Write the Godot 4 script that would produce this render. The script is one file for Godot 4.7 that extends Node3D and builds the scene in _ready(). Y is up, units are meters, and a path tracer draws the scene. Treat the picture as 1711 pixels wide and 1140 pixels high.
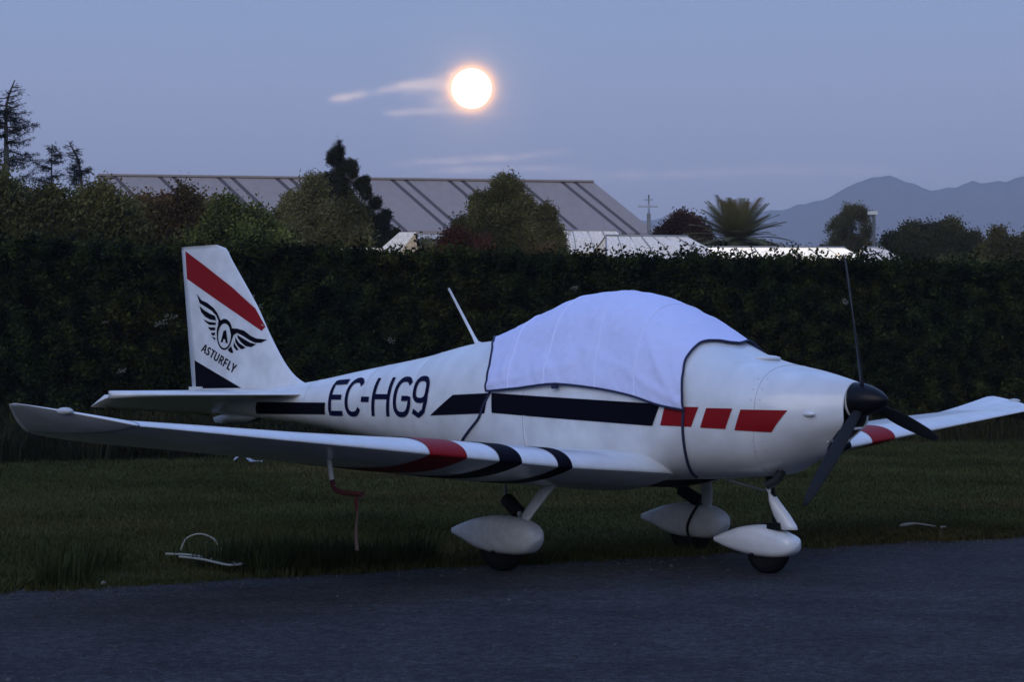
extends Node3D

# An airplane with a fabric canopy cover parked at the edge of an asphalt apron at dusk.
var rng := RandomNumberGenerator.new()
var used := {}

# ---------------------------------------------------------------- helpers
func numbered(called: String) -> String:
	var n: int = used.get(called, 0)
	used[called] = n + 1
	return called if n == 0 else "%s_%03d" % [called, n]

func tag(o: Node, label: String, category: String, group := "") -> void:
	o.set_meta("label", label)
	o.set_meta("category", category)
	if group != "":
		o.set_meta("group", group)

func thing(called: String, label: String, category: String, at := Vector3.ZERO, turn := 0.0, group := "") -> Node3D:
	var o := Node3D.new()
	o.name = numbered(called)
	add_child(o, true)
	o.position = at
	o.rotation.y = turn
	tag(o, label, category, group)
	return o

func lin(r: float, g: float, b: float) -> Color:
	return Color(r, g, b).linear_to_srgb()

func mat(c: Color, rough := 0.7, metal := 0.0) -> StandardMaterial3D:
	var m := StandardMaterial3D.new()
	m.albedo_color = c
	m.roughness = rough
	m.metallic = metal
	m.cull_mode = BaseMaterial3D.CULL_DISABLED
	return m

func new_st() -> SurfaceTool:
	var st := SurfaceTool.new()
	st.begin(Mesh.PRIMITIVE_TRIANGLES)
	return st

func obj(called: String, st: SurfaceTool, m: Material, parent: Node) -> MeshInstance3D:
	st.generate_normals()
	var o := MeshInstance3D.new()
	o.mesh = st.commit()
	o.material_override = m
	o.name = numbered(called) if parent == self else called
	parent.add_child(o, true)
	return o

func obj_mesh(called: String, mesh: Mesh, m: Material, parent: Node) -> MeshInstance3D:
	var o := MeshInstance3D.new()
	o.mesh = mesh
	o.material_override = m
	o.name = numbered(called) if parent == self else called
	parent.add_child(o, true)
	return o

func tri(st: SurfaceTool, a: Vector3, b: Vector3, c: Vector3) -> void:
	st.add_vertex(a)
	st.add_vertex(b)
	st.add_vertex(c)

func quad(st: SurfaceTool, a: Vector3, b: Vector3, c: Vector3, d: Vector3) -> void:
	tri(st, a, b, c)
	tri(st, a, c, d)

# rows of points joined by quads
func grid(st: SurfaceTool, rows: Array, closed := false, flip := false) -> void:
	for i in rows.size() - 1:
		var a: PackedVector3Array = rows[i]
		var b: PackedVector3Array = rows[i + 1]
		var n := a.size()
		for j in (n if closed else n - 1):
			var k := (j + 1) % n
			if flip:
				quad(st, a[j], a[k], b[k], b[j])
			else:
				quad(st, a[j], b[j], b[k], a[k])

func cap(st: SurfaceTool, ring: PackedVector3Array, flip := false) -> void:
	var c := Vector3.ZERO
	for p in ring:
		c += p
	c /= ring.size()
	for j in ring.size():
		var k := (j + 1) % ring.size()
		if flip:
			tri(st, c, ring[k], ring[j])
		else:
			tri(st, c, ring[j], ring[k])

func tube(st: SurfaceTool, pts: Array, radii: Array, sides := 8, ends := true) -> void:
	var rows := []
	var up := Vector3(0.137, 0.91, 0.39).normalized()
	for i in pts.size():
		var p: Vector3 = pts[i]
		var before: Vector3 = pts[maxi(i - 1, 0)]
		var after: Vector3 = pts[mini(i + 1, pts.size() - 1)]
		var d := (after - before).normalized()
		var u := d.cross(up)
		if u.length() < 0.05:
			u = d.cross(Vector3(1, 0, 0))
		u = u.normalized()
		var v := d.cross(u).normalized()
		var r: float = radii[mini(i, radii.size() - 1)]
		var ring := PackedVector3Array()
		for k in sides:
			var a := TAU * k / sides
			ring.append(p + (u * cos(a) + v * sin(a)) * r)
		rows.append(ring)
	grid(st, rows, true, true)
	if ends:
		cap(st, rows[0], false)
		cap(st, rows[-1], true)

func box(st: SurfaceTool, lo: Vector3, hi: Vector3, xf := Transform3D()) -> void:
	var p := []
	for i in 8:
		p.append(xf * Vector3(hi.x if i & 1 else lo.x, hi.y if i & 2 else lo.y, hi.z if i & 4 else lo.z))
	st.set_smooth_group(-1)
	quad(st, p[0], p[2], p[3], p[1])
	quad(st, p[5], p[7], p[6], p[4])
	quad(st, p[4], p[6], p[2], p[0])
	quad(st, p[1], p[3], p[7], p[5])
	quad(st, p[2], p[6], p[7], p[3])
	quad(st, p[4], p[0], p[1], p[5])

func ellipsoid(st: SurfaceTool, c: Vector3, r: Vector3, nu := 12, nv := 8) -> void:
	var rows := []
	for i in nv + 1:
		var a := -PI / 2 + PI * i / nv
		var ring := PackedVector3Array()
		for j in nu:
			var b := TAU * j / nu
			ring.append(c + Vector3(cos(a) * cos(b) * r.x, sin(a) * r.y, cos(a) * sin(b) * r.z))
		rows.append(ring)
	grid(st, rows, true, false)

func smooth_line(pts: Array, per := 6) -> Array:
	var c := Curve3D.new()
	for i in pts.size():
		var a: Vector3 = pts[maxi(i - 1, 0)]
		var b: Vector3 = pts[mini(i + 1, pts.size() - 1)]
		var t := (b - a) / 6.0
		c.add_point(pts[i], -t, t)
	var out := []
	for i in pts.size() - 1:
		for k in per:
			out.append(c.sample(i, float(k) / per))
	out.append(pts[-1])
	return out

# monotone cubic through the columns of a table sorted by its first column
func interp(t: Array, x: float, k: int) -> float:
	var n := t.size()
	var i := 0
	while i < n - 2 and x > t[i + 1][0]:
		i += 1
	var h: float = t[i + 1][0] - t[i][0]
	var s: float = clampf((x - t[i][0]) / h, 0, 1)
	var a := _slope(t, i, k) * h
	var b := _slope(t, i + 1, k) * h
	var y0: float = t[i][k]
	var y1: float = t[i + 1][k]
	return y0 * (2 * s * s * s - 3 * s * s + 1) + a * (s * s * s - 2 * s * s + s) + y1 * (-2 * s * s * s + 3 * s * s) + b * (s * s * s - s * s)

func _slope(t: Array, i: int, k: int) -> float:
	var n := t.size()
	if i == 0:
		return (t[1][k] - t[0][k]) / (t[1][0] - t[0][0])
	if i == n - 1:
		return (t[n - 1][k] - t[n - 2][k]) / (t[n - 1][0] - t[n - 2][0])
	var d0: float = (t[i][k] - t[i - 1][k]) / (t[i][0] - t[i - 1][0])
	var d1: float = (t[i + 1][k] - t[i][k]) / (t[i + 1][0] - t[i][0])
	if d0 * d1 <= 0.0:
		return 0.0
	return 2 * d0 * d1 / (d0 + d1)

func noise_tex(freq: float, lo: Color, hi: Color, size := 512, octaves := 4, sd := 1, normal := false, kind := FastNoiseLite.TYPE_SIMPLEX_SMOOTH) -> NoiseTexture2D:
	var n := FastNoiseLite.new()
	n.noise_type = kind
	n.frequency = freq
	n.fractal_octaves = octaves
	n.seed = sd
	var t := NoiseTexture2D.new()
	t.width = size
	t.height = size
	t.seamless = true
	t.noise = n
	if normal:
		t.as_normal_map = true
		t.bump_strength = 6.0
	else:
		var g := Gradient.new()
		g.set_color(0, lo)
		g.set_color(1, hi)
		t.color_ramp = g
	return t

# ---------------------------------------------------------------- camera, sky, light
func view_and_light() -> void:
	var cam := Camera3D.new()
	cam.name = "camera"
	cam.position = Vector3(0, 1.083, 0)
	cam.rotation = Vector3(0.0213, 0, 0)
	cam.fov = rad_to_deg(2.0 * atan(570.0 / 3503.0))
	cam.near = 0.1
	cam.far = 12000.0
	add_child(cam)
	cam.current = true

	var env := Environment.new()
	env.background_mode = Environment.BG_SKY
	env.tonemap_mode = Environment.TONE_MAPPER_LINEAR
	env.tonemap_exposure = 1.06
	env.sdfgi_enabled = true
	env.ssao_enabled = true
	env.ssil_enabled = true
	env.fog_enabled = true
	env.fog_density = 0.00030
	env.fog_light_color = Color(0.97, 0.97, 1.0)
	var sky := Sky.new()
	var pm := PanoramaSkyMaterial.new()
	pm.panorama = sky_panorama()
	pm.energy_multiplier = 1.0
	sky.sky_material = pm
	env.sky = sky
	var we := WorldEnvironment.new()
	we.name = "world_environment"
	we.environment = env
	add_child(we)

	# the afterglow of the sun that has set behind the photographer
	var sun := DirectionalLight3D.new()
	sun.name = "afterglow"
	sun.light_energy = 0.22
	sun.light_angular_distance = 40.0
	sun.light_color = Color(1.0, 0.95, 0.9)
	sun.shadow_enabled = true
	sun.rotation_degrees = Vector3(-26, -14, 0)
	add_child(sun)

const SKY_ROWS := [  # elevation in degrees, then linear colour
	[-2.0, 0.290, 0.320, 0.420],
	[3.0, 0.300, 0.340, 0.470],
	[4.6, 0.330, 0.365, 0.510],
	[6.0, 0.370, 0.412, 0.590],
	[7.5, 0.368, 0.428, 0.635],
	[9.0, 0.342, 0.430, 0.650],
	[10.6, 0.310, 0.422, 0.652],
	[18.0, 0.300, 0.430, 0.740],
	[35.0, 0.250, 0.420, 0.900],
	[60.0, 0.235, 0.420, 0.960],
	[90.0, 0.230, 0.420, 0.980],
]

func wisp(az: float, el: float, pts: Array, n: FastNoiseLite) -> float:
	# pts: [azimuth, elevation, half height, strength] along a streak of cloud
	if az < pts[0][0] or az > pts[-1][0]:
		return 0.0
	var e := interp(pts, az, 1)
	var hh := interp(pts, az, 2)
	var s := interp(pts, az, 3)
	var d := (el - e) / maxf(hh, 0.01)
	d += n.get_noise_2d(az * 14.0, el * 60.0) * 0.9
	return s * exp(-d * d * 1.6) * clampf(0.75 + n.get_noise_2d(az * 9.0 + 50.0, el * 40.0) * 0.7, 0.1, 1.3)

func sky_panorama() -> ImageTexture:
	var w := 4096
	var h := 2048
	var im := Image.create_empty(w, h, false, Image.FORMAT_RGBF)
	for y in h:
		var el := 90.0 - (y + 0.5) / h * 180.0
		var e := clampf(el, -2.0, 90.0)
		im.fill_rect(Rect2i(0, y, w, 1), Color(interp(SKY_ROWS, e, 1), interp(SKY_ROWS, e, 2), interp(SKY_ROWS, e, 3)))
	var n := FastNoiseLite.new()
	n.seed = 11
	n.frequency = 0.08
	n.fractal_octaves = 4
	var streaks := [
		[[-5.1, 7.74, 0.05, 0.0], [-4.8, 7.80, 0.07, 0.8], [-4.2, 7.90, 0.10, 0.9], [-3.85, 7.98, 0.06, 0.15]],
		[[-3.9, 7.97, 0.05, 0.1], [-3.5, 8.05, 0.08, 0.9], [-3.0, 8.15, 0.12, 1.0], [-2.4, 8.25, 0.16, 0.75], [-1.7, 8.30, 0.22, 0.5], [-1.0, 8.3, 0.25, 0.2], [-0.3, 8.3, 0.2, 0.0]],
		[[-3.4, 8.0, 0.1, 0.0], [-2.6, 8.02, 0.22, 0.3], [-1.7, 7.95, 0.32, 0.45], [-0.9, 7.95, 0.3, 0.2], [0.0, 8.0, 0.2, 0.0]],
		[[-3.6, 7.40, 0.04, 0.0], [-3.2, 7.42, 0.07, 0.75], [-2.4, 7.48, 0.08, 0.7], [-1.7, 7.48, 0.10, 0.5], [-0.6, 7.45, 0.12, 0.2], [0.2, 7.4, 0.1, 0.0]],
		[[-3.4, 6.02, 0.05, 0.0], [-2.4, 6.10, 0.08, 0.35], [-1.2, 6.16, 0.09, 0.55], [0.0, 6.22, 0.08, 0.5], [1.0, 6.34, 0.07, 0.25], [2.2, 6.42, 0.05, 0.0]],
		[[-2.6, 5.85, 0.05, 0.0], [-1.2, 5.90, 0.09, 0.45], [0.6, 5.92, 0.08, 0.4], [2.2, 5.9, 0.1, 0.0]],
		[[0.5, 5.75, 0.08, 0.0], [3.0, 5.72, 0.12, 0.2], [7.0, 5.82, 0.12, 0.16], [12.0, 5.7, 0.1, 0.0]],
	]
	for y in range(int((90 - 10.6) / 180 * h), int((90 - 4.5) / 180 * h)):
		var el := 90.0 - (y + 0.5) / h * 180.0
		for i in range(int(-13.0 / 360 * w), int(13.0 / 360 * w)):
			var x := posmod(i, w)
			var az := (i + 0.5) / w * 360.0
			var c := im.get_pixel(x, y)
			var k := 0.0
			for s in streaks:
				k += wisp(az, el, s, n)
			k = clampf(k, 0, 1)
			c = c.lerp(Color(1.0, 0.84, 0.86), minf(k * 1.45, 0.95))
			# the moon's aureole in the thin cloud
			var dx := (az + 1.107) * cos(deg_to_rad(el))
			var dy := el - 8.094
			var r := maxf(sqrt(dx * dx + dy * dy) - 0.55, 0.0)
			var near := exp(-r / 0.115)
			var wide := exp(-r / 0.50)
			c += Color(2.1, 0.92, 0.12) * near + Color(0.22, 0.12, 0.03) * wide
			im.set_pixel(x, y, c)
	return ImageTexture.create_from_image(im)

# ---------------------------------------------------------------- materials
var M := {}

func materials() -> void:
	var white := mat(lin(0.78, 0.80, 0.82), 0.32)
	white.albedo_texture = noise_tex(0.012, Color(0.86, 0.86, 0.85), Color(1, 1, 1), 512, 6, 3)
	white.uv1_triplanar = true
	white.uv1_scale = Vector3(0.7, 0.7, 0.7)
	white.clearcoat_enabled = true
	white.clearcoat = 0.5
	white.clearcoat_roughness = 0.12
	M.white = white
	var worn := mat(lin(0.54, 0.55, 0.55), 0.55)
	worn.albedo_texture = noise_tex(0.02, Color(0.86, 0.86, 0.85), Color(1, 1, 1), 512, 5, 7)
	worn.uv1_triplanar = true
	worn.uv1_scale = Vector3(1.6, 1.6, 1.6)
	M.worn_white = worn
	M.red = mat(lin(0.24, 0.006, 0.010), 0.5)
	M.red.metallic_specular = 0.25
	M.navy = mat(lin(0.004, 0.004, 0.009), 0.6)
	M.navy.metallic_specular = 0.12
	M.letter = mat(lin(0.006, 0.007, 0.034), 0.6)
	M.letter.metallic_specular = 0.12
	M.black = mat(lin(0.008, 0.008, 0.010), 0.6)
	M.black.metallic_specular = 0.2
	M.rubber = mat(lin(0.009, 0.009, 0.010), 0.9)
	M.rubber.metallic_specular = 0.05
	M.rim = mat(lin(0.012, 0.012, 0.012), 0.8)
	M.rim.metallic_specular = 0.05
	M.dark_metal = mat(lin(0.05, 0.05, 0.055), 0.45, 0.5)
	M.grey_metal = mat(lin(0.35, 0.36, 0.37), 0.45, 0.6)
	M.spinner = mat(lin(0.006, 0.006, 0.008), 0.32)
	M.spinner.metallic_specular = 0.3
	M.blade = mat(lin(0.013, 0.014, 0.016), 0.45)
	M.blade.metallic_specular = 0.3
	var fabric := mat(lin(0.66, 0.70, 0.96), 1.0)
	fabric.albedo_texture = noise_tex(0.03, Color(0.955, 0.955, 0.96), Color(1, 1, 1), 512, 5, 9)
	fabric.uv1_triplanar = true
	fabric.uv1_scale = Vector3(1.1, 1.1, 1.1)
	fabric.rim_enabled = true
	fabric.rim = 0.35
	fabric.normal_enabled = true
	fabric.normal_texture = noise_tex(0.014, Color.BLACK, Color.WHITE, 512, 4, 19, true)
	fabric.normal_scale = 0.35
	M.fabric = fabric
	M.seam = mat(lin(0.74, 0.78, 0.98), 1.0)
	M.piping = mat(lin(0.012, 0.016, 0.055), 0.8)
	M.wire = mat(lin(0.24, 0.24, 0.20), 0.8)

	var asphalt := mat(Color(1, 1, 1), 0.88)
	asphalt.albedo_texture = asphalt_tex()
	asphalt.uv1_triplanar = true
	asphalt.uv1_world_triplanar = true
	asphalt.uv1_scale = Vector3(0.15, 0.15, 0.15)
	asphalt.normal_enabled = true
	asphalt.normal_texture = noise_tex(0.22, Color.BLACK, Color.WHITE, 512, 3, 21, true)
	asphalt.normal_scale = 0.12
	asphalt.metallic_specular = 0.14
	asphalt.detail_enabled = true
	asphalt.detail_blend_mode = BaseMaterial3D.BLEND_MODE_MUL
	M.asphalt = asphalt
	var soil := mat(Color(1, 1, 1), 0.95)
	soil.albedo_texture = noise_tex(0.03, lin(0.022, 0.022, 0.009), lin(0.05, 0.047, 0.018), 512, 5, 5)
	soil.uv1_triplanar = true
	soil.uv1_world_triplanar = true
	soil.uv1_scale = Vector3(0.35, 0.35, 0.35)
	M.soil = soil

	var leaf := mat(Color(1, 1, 1), 0.75)
	leaf.metallic_specular = 0.12
	leaf.vertex_color_use_as_albedo = true
	leaf.backlight_enabled = true
	leaf.backlight = Color(0.45, 0.45, 0.35)
	M.leaf = leaf
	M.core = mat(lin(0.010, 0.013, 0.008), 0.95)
	var bark := mat(Color(1, 1, 1), 0.9)
	bark.albedo_texture = noise_tex(0.05, lin(0.03, 0.025, 0.02), lin(0.09, 0.075, 0.06), 256, 4, 15)
	bark.uv1_triplanar = true
	M.bark = bark

func asphalt_tex() -> ImageTexture:
	var s := 1024
	var im := Image.create_empty(s, s, false, Image.FORMAT_RGB8)
	var r := RandomNumberGenerator.new()
	r.seed = 77
	var n := FastNoiseLite.new()
	n.seed = 5
	n.frequency = 0.012
	n.fractal_octaves = 4
	var fine := FastNoiseLite.new()
	fine.seed = 6
	fine.frequency = 0.11
	fine.fractal_octaves = 2
	for y in s:
		for x in s:
			var u := TAU * x / s
			var v := TAU * y / s
			var big := n.get_noise_3d(cos(u) * 90 + 7, sin(u) * 90, cos(v) * 90 + sin(v) * 131)
			var k := 0.043 * (1.0 + 0.35 * big) * r.randf_range(0.45, 1.55)
			k *= 1.0 + 0.42 * fine.get_noise_2d(x, y) + 0.22 * fine.get_noise_2d(x * 0.33 + 900.0, y * 0.33)
			if r.randf() < 0.012:
				k *= 2.0
			var c := Color(k * 0.97, k * 0.92, k * 0.92).linear_to_srgb()
			im.set_pixel(x, y, c)
	return ImageTexture.create_from_image(im)

# ---------------------------------------------------------------- ground
func edge_z(x: float) -> float:
	return -12.70 - 0.654 * x + 0.06 * sin(x * 2.3) + 0.045 * sin(x * 5.9 + 1.0) + 0.03 * sin(x * 13.0) + 0.018 * sin(x * 31.0 + 2.0)

func ground() -> void:
	var st := new_st()
	var rows := []
	for z in [60.0, 10.0, -10.0, -40.0, -100.0, -400.0, -1500.0, -3600.0]:
		var row := PackedVector3Array()
		for x in [-2500.0, -600.0, -100.0, -20.0, 0.0, 20.0, 100.0, 600.0, 2500.0]:
			row.append(Vector3(x, 0, z))
		rows.append(row)
	grid(st, rows)
	var g := obj("ground", st, M.soil, self)
	g.set_meta("kind", "structure")
	g.position.y = -0.004
	st = new_st()
	var x := -40.0
	while x < 40.0:
		var nx := x + 0.06 if absf(x) < 8.0 else x + 1.0
		quad(st, Vector3(x, 0, edge_z(x)), Vector3(nx, 0, edge_z(nx)), Vector3(nx, 0, 50), Vector3(x, 0, 50))
		x = nx
	var a := obj("asphalt_apron", st, M.asphalt, self)
	a.position.y = 0.006
	a.set_meta("kind", "structure")

# the strip in front of the bent rod, where nothing tall grows
func by_rod(x: float, z: float) -> bool:
	return x > -2.35 and x < -1.42 and z > -11.93 + 1.47 * (x + 1.565) - 0.06

func blade_tuft(blades: int, h: float, spread: float, width: float, sd: int) -> ArrayMesh:
	var r := RandomNumberGenerator.new()
	r.seed = sd
	var st := new_st()
	st.set_smooth_group(-1)
	for i in blades:
		var a := r.randf() * TAU
		var base := Vector3(r.randf_range(-spread, spread), 0, r.randf_range(-spread, spread))
		var d := Vector3(cos(a), 0, sin(a))
		var s := d.cross(Vector3.UP) * width * 0.5
		var hh := h * r.randf_range(0.6, 1.1)
		var lean := r.randf_range(0.15, 0.8) * hh
		var m := base + Vector3(0, hh * 0.62, 0) + d * lean * 0.35
		var t := base + Vector3(0, hh, 0) + d * lean
		quad(st, base - s, m - s * 0.8, m + s * 0.8, base + s)
		tri(st, m - s * 0.8, t, m + s * 0.8)
	st.generate_normals()
	return st.commit()

func multi(called: String, mesh: Mesh, xfs: Array, cols: Array, m: Material, parent: Node) -> MultiMeshInstance3D:
	var mm := MultiMesh.new()
	mm.transform_format = MultiMesh.TRANSFORM_3D
	mm.use_colors = true
	mm.mesh = mesh
	mm.instance_count = xfs.size()
	for i in xfs.size():
		mm.set_instance_transform(i, xfs[i])
		mm.set_instance_color(i, cols[i])
	var o := MultiMeshInstance3D.new()
	o.multimesh = mm
	o.material_override = m
	o.name = numbered(called) if parent == self else called
	o.set_meta("kind", "stuff")
	parent.add_child(o, true)
	return o

func grit() -> void:
	var r := RandomNumberGenerator.new()
	r.seed = 15
	var st := new_st()
	ellipsoid(st, Vector3.ZERO, Vector3(1, 0.7, 0.85), 6, 4)
	st.generate_normals()
	var stone := st.commit()
	var xfs := []
	var cols := []
	for i in 2000:
		var x := r.randf_range(-5.5, 6.5)
		var off := absf(r.randfn()) * 0.35 if i % 3 else r.randf_range(0.0, 4.5)
		var s := r.randf_range(0.003, 0.009) * (1.0 if r.randf() < 0.97 else 1.7)
		xfs.append(Transform3D(Basis(Vector3.UP, r.randf() * TAU).scaled(Vector3(s, s, s)), Vector3(x, 0.008, edge_z(x) + off)))
		var k := r.randf_range(0.02, 0.085)
		cols.append(Color(k, k * 0.95, k * 0.9))
	var m := mat(Color(1, 1, 1), 0.9)
	m.vertex_color_use_as_albedo = true
	var g := multi("grit", stone, xfs, cols, m, self)
	g.set_meta("label", "loose grit scattered over the asphalt along its ragged edge")
	g.set_meta("category", "gravel")

func hedge_z(x: float) -> float:
	return -38.3 - 0.335 * x

func grass() -> void:
	rng.seed = 42
	var n := FastNoiseLite.new()
	n.seed = 3
	n.frequency = 0.35
	n.fractal_octaves = 3
	var tuft := blade_tuft(13, 0.042, 0.055, 0.0045, 5)
	var xfs := []
	var cols := []
	var want := 175000
	while xfs.size() < want:
		# even density in 1/z keeps near grass dense enough
		var d := 1.0 / rng.randf_range(1.0 / 42.0, 1.0 / 9.2)
		d = lerpf(d, rng.randf_range(9.2, 42.0), 0.3)
		var x := rng.randf_range(-1, 1) * (d * 0.30 + 1.5)
		var z := -d
		if z > edge_z(x) + (0.02 if rng.randf() < 0.75 else 0.13) or z < hedge_z(x) + 0.1:
			continue
		var s := rng.randf_range(0.75, 1.35) * (1.0 + maxf(0.0, d - 14.0) * 0.035)
		var near_edge := z - edge_z(x)
		if near_edge > -0.35 and rng.randf() < 0.5:
			s *= 1.25
		if by_rod(x, z):
			s *= 0.6
		xfs.append(Transform3D(Basis(Vector3.UP, rng.randf() * TAU).scaled(Vector3(s * 1.15, s * rng.randf_range(0.7, 1.2), s * 1.15)), Vector3(x, 0, z)))
		var k := 0.85 + 0.45 * n.get_noise_2d(x, z) + rng.randf_range(-0.2, 0.2)
		var dry := clampf(n.get_noise_2d(x * 0.6 + 90, z * 0.6) * 0.9 + rng.randf_range(-0.15, 0.25), 0, 1)
		cols.append(Color(lerpf(0.058, 0.088, dry) * k, lerpf(0.062, 0.066, dry) * k, lerpf(0.020, 0.026, dry) * k))
	var g := multi("lawn_grass", tuft, xfs, cols, M.leaf, self)
	g.set_meta("label", "short dark green lawn grass between asphalt and hedge")
	g.set_meta("category", "grass")
	# long weeds at the apron's edge and along the hedge's foot
	var tall := blade_tuft(14, 0.30, 0.09, 0.010, 9)
	xfs = []
	cols = []
	for i in 800:
		var c := Vector2(-1.62, -12.25) + Vector2(rng.randfn() * 0.42, rng.randfn() * 0.22)
		if i > 380:
			c.x = rng.randf_range(-2.5, -0.5)
			c.y = edge_z(c.x) - absf(rng.randfn()) * 0.25
		if c.y > edge_z(c.x) - 0.03 or by_rod(c.x, c.y):
			continue
		var s := rng.randf_range(0.35, 0.85)
		xfs.append(Transform3D(Basis(Vector3.UP, rng.randf() * TAU).scaled(Vector3(s, s * rng.randf_range(0.7, 1.15), s)), Vector3(c.x, 0, c.y)))
		var k := rng.randf_range(0.6, 1.2)
		cols.append(Color(0.036 * k, 0.042 * k, 0.016 * k))
	var w := multi("weeds", tall, xfs, cols, M.leaf, self)
	w.set_meta("label", "dark long weeds growing at the edge of the asphalt")
	w.set_meta("category", "weeds")
	xfs = []
	cols = []
	for i in 2600:
		var x := rng.randf_range(-11, 11)
		var off := absf(rng.randfn()) * 0.8
		if x > -3.0 and rng.randf() < 0.6:
			off *= 0.35
		var s := rng.randf_range(0.8, 2.3) * (1.2 if x < -3.0 else 0.8)
		xfs.append(Transform3D(Basis(Vector3.UP, rng.randf() * TAU).scaled(Vector3(s, s, s)), Vector3(x, 0, hedge_z(x) + 0.35 + off)))
		var k := rng.randf_range(0.5, 1.2)
		cols.append(Color(0.045 * k, 0.042 * k, 0.016 * k))
	for i in 4600:
		var x := -11.0 + 13.5 * pow(rng.randf(), 0.9)
		var front := lerpf(10.5, 2.0, clampf((x + 11.0) / 13.0, 0, 1)) + rng.randfn() * 0.6
		var z := hedge_z(x) + rng.randf() * maxf(front, 0.5)
		var s := rng.randf_range(0.9, 2.0)
		xfs.append(Transform3D(Basis(Vector3.UP, rng.randf() * TAU).scaled(Vector3(s * 1.3, s, s * 1.3)), Vector3(x, 0, z)))
		var k := rng.randf_range(0.4, 1.0)
		cols.append(Color(0.026 * k, 0.026 * k, 0.011 * k))
	var t := multi("tall_grass", tall, xfs, cols, M.leaf, self)
	t.set_meta("label", "tall unmown grass along the foot of the hedge")
	t.set_meta("category", "grass")

# ---------------------------------------------------------------- plants
func leaf_clump(leaves: int, size: float, spread: float, sd: int, slim := 0.5) -> ArrayMesh:
	var r := RandomNumberGenerator.new()
	r.seed = sd
	var st := new_st()
	st.set_smooth_group(-1)
	for i in leaves:
		var c := Vector3(r.randfn(), r.randfn(), r.randfn()) * spread * 0.6
		var d := Vector3(r.randfn(), r.randfn() * 0.7, r.randfn()).normalized()
		var s := d.cross(Vector3(r.randfn(), r.randfn(), r.randfn())).normalized()
		var nn := d.cross(s)
		var l := size * r.randf_range(0.7, 1.25)
		var w := l * slim * 0.5
		var a := c - d * l * 0.5
		var b := c + d * l * 0.5
		var m := c + nn * l * 0.12
		tri(st, a, m + s * w, b)
		tri(st, a, b, m - s * w)
	st.generate_normals()
	return st.commit()

var clumps := {}

func clump(kind: String) -> ArrayMesh:
	if not clumps.has(kind):
		match kind:
			"broad": clumps[kind] = leaf_clump(14, 0.105, 0.19, 31, 0.6)
			"fine": clumps[kind] = leaf_clump(18, 0.115, 0.22, 32, 0.3)
			"needle": clumps[kind] = leaf_clump(18, 0.15, 0.12, 33, 0.16)
			"hedge": clumps[kind] = leaf_clump(9, 0.075, 0.10, 34, 0.55)
	return clumps[kind]

# a crown of leaf clumps spread through ellipsoids [centre, radii]; thin spots come from noise
func crown(parent: Node3D, blobs: Array, per: float, kind: String, c: Color, c2: Color, sd: int, gaps := 0.0, size := 1.0) -> void:
	var r := RandomNumberGenerator.new()
	r.seed = sd
	var n := FastNoiseLite.new()
	n.seed = sd
	n.frequency = 0.55
	n.fractal_octaves = 3
	var xfs := []
	var cols := []
	# every big mass carries smaller tufts of its own tone, so that the outline is uneven
	var masses := []
	for b in blobs:
		var big: Vector3 = b[1]
		if big.x < 0.3:
			masses.append([b[0], big, 1.0])
			continue
		masses.append([b[0], big * 0.86, 0.9])
		for i in 11:
			var d := Vector3(r.randfn(), r.randfn() + 0.35, r.randfn()).normalized()
			var f := r.randf_range(0.16, 0.36)
			masses.append([b[0] + d * big * r.randf_range(0.78, 1.02), big * f * Vector3(1, r.randf_range(0.7, 1.3), 1), r.randf_range(0.65, 1.45)])
	for b in masses:
		var ce: Vector3 = b[0]
		var ra: Vector3 = b[1]
		var tone: float = b[2]
		var count := int(1.35 * per * (ra.x * ra.y + ra.y * ra.z + ra.x * ra.z))
		for i in count:
			var d := Vector3(r.randfn(), r.randfn(), r.randfn()).normalized()
			var lump := 1.0 + 0.28 * n.get_noise_3dv(ce + d * ra * 1.6)
			var q := pow(r.randf(), 0.42) * lump
			if r.randf() < 0.07:
				q *= 1.12
			var p := ce + d * ra * q
			if p.y < 0.1 or n.get_noise_3dv(p * 1.5) < -0.42 + gaps:
				continue
			var s := size * r.randf_range(0.7, 1.35)
			xfs.append(Transform3D(Basis(Vector3(r.randfn(), r.randfn(), r.randfn()).normalized(), r.randf() * TAU).scaled(Vector3(s, s, s)), p))
			var t := clampf(0.5 + n.get_noise_3dv(p * 0.9 + Vector3(40, 0, 0)) * 1.1 + r.randf_range(-0.25, 0.25), 0, 1)
			var cc := c.lerp(c2, t) * (tone * r.randf_range(0.7, 1.3))
			cols.append(Color(cc.r * 2.1, cc.g * 1.75, cc.b * 1.15))
	multi("crown", clump(kind), xfs, cols, M.leaf, parent)

func trunk(parent: Node3D, top: Vector3, r0: float, blobs: Array, sd: int) -> void:
	var r := RandomNumberGenerator.new()
	r.seed = sd
	var st := new_st()
	var mid := top * 0.5 + Vector3(r.randf_range(-0.1, 0.1), 0, r.randf_range(-0.1, 0.1))
	tube(st, smooth_line([Vector3.ZERO, mid, top], 4), [r0, r0 * 0.95, r0 * 0.9, r0 * 0.8, r0 * 0.7, r0 * 0.6, r0 * 0.5, r0 * 0.35, r0 * 0.2], 8)
	for b in blobs:
		var c: Vector3 = b[0]
		var t := clampf(c.y / maxf(top.y, 0.1) - 0.25, 0.15, 0.9)
		var from := Vector3.ZERO.lerp(mid, t * 2.0) if t < 0.5 else mid.lerp(top, t * 2.0 - 1.0)
		tube(st, smooth_line([from, from.lerp(c, 0.5) + Vector3(0, -0.08, 0), c], 3), [r0 * 0.45, r0 * 0.35, r0 * 0.25, r0 * 0.18, r0 * 0.1, r0 * 0.06], 6)
	obj("trunk", st, M.bark, parent)

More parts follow.
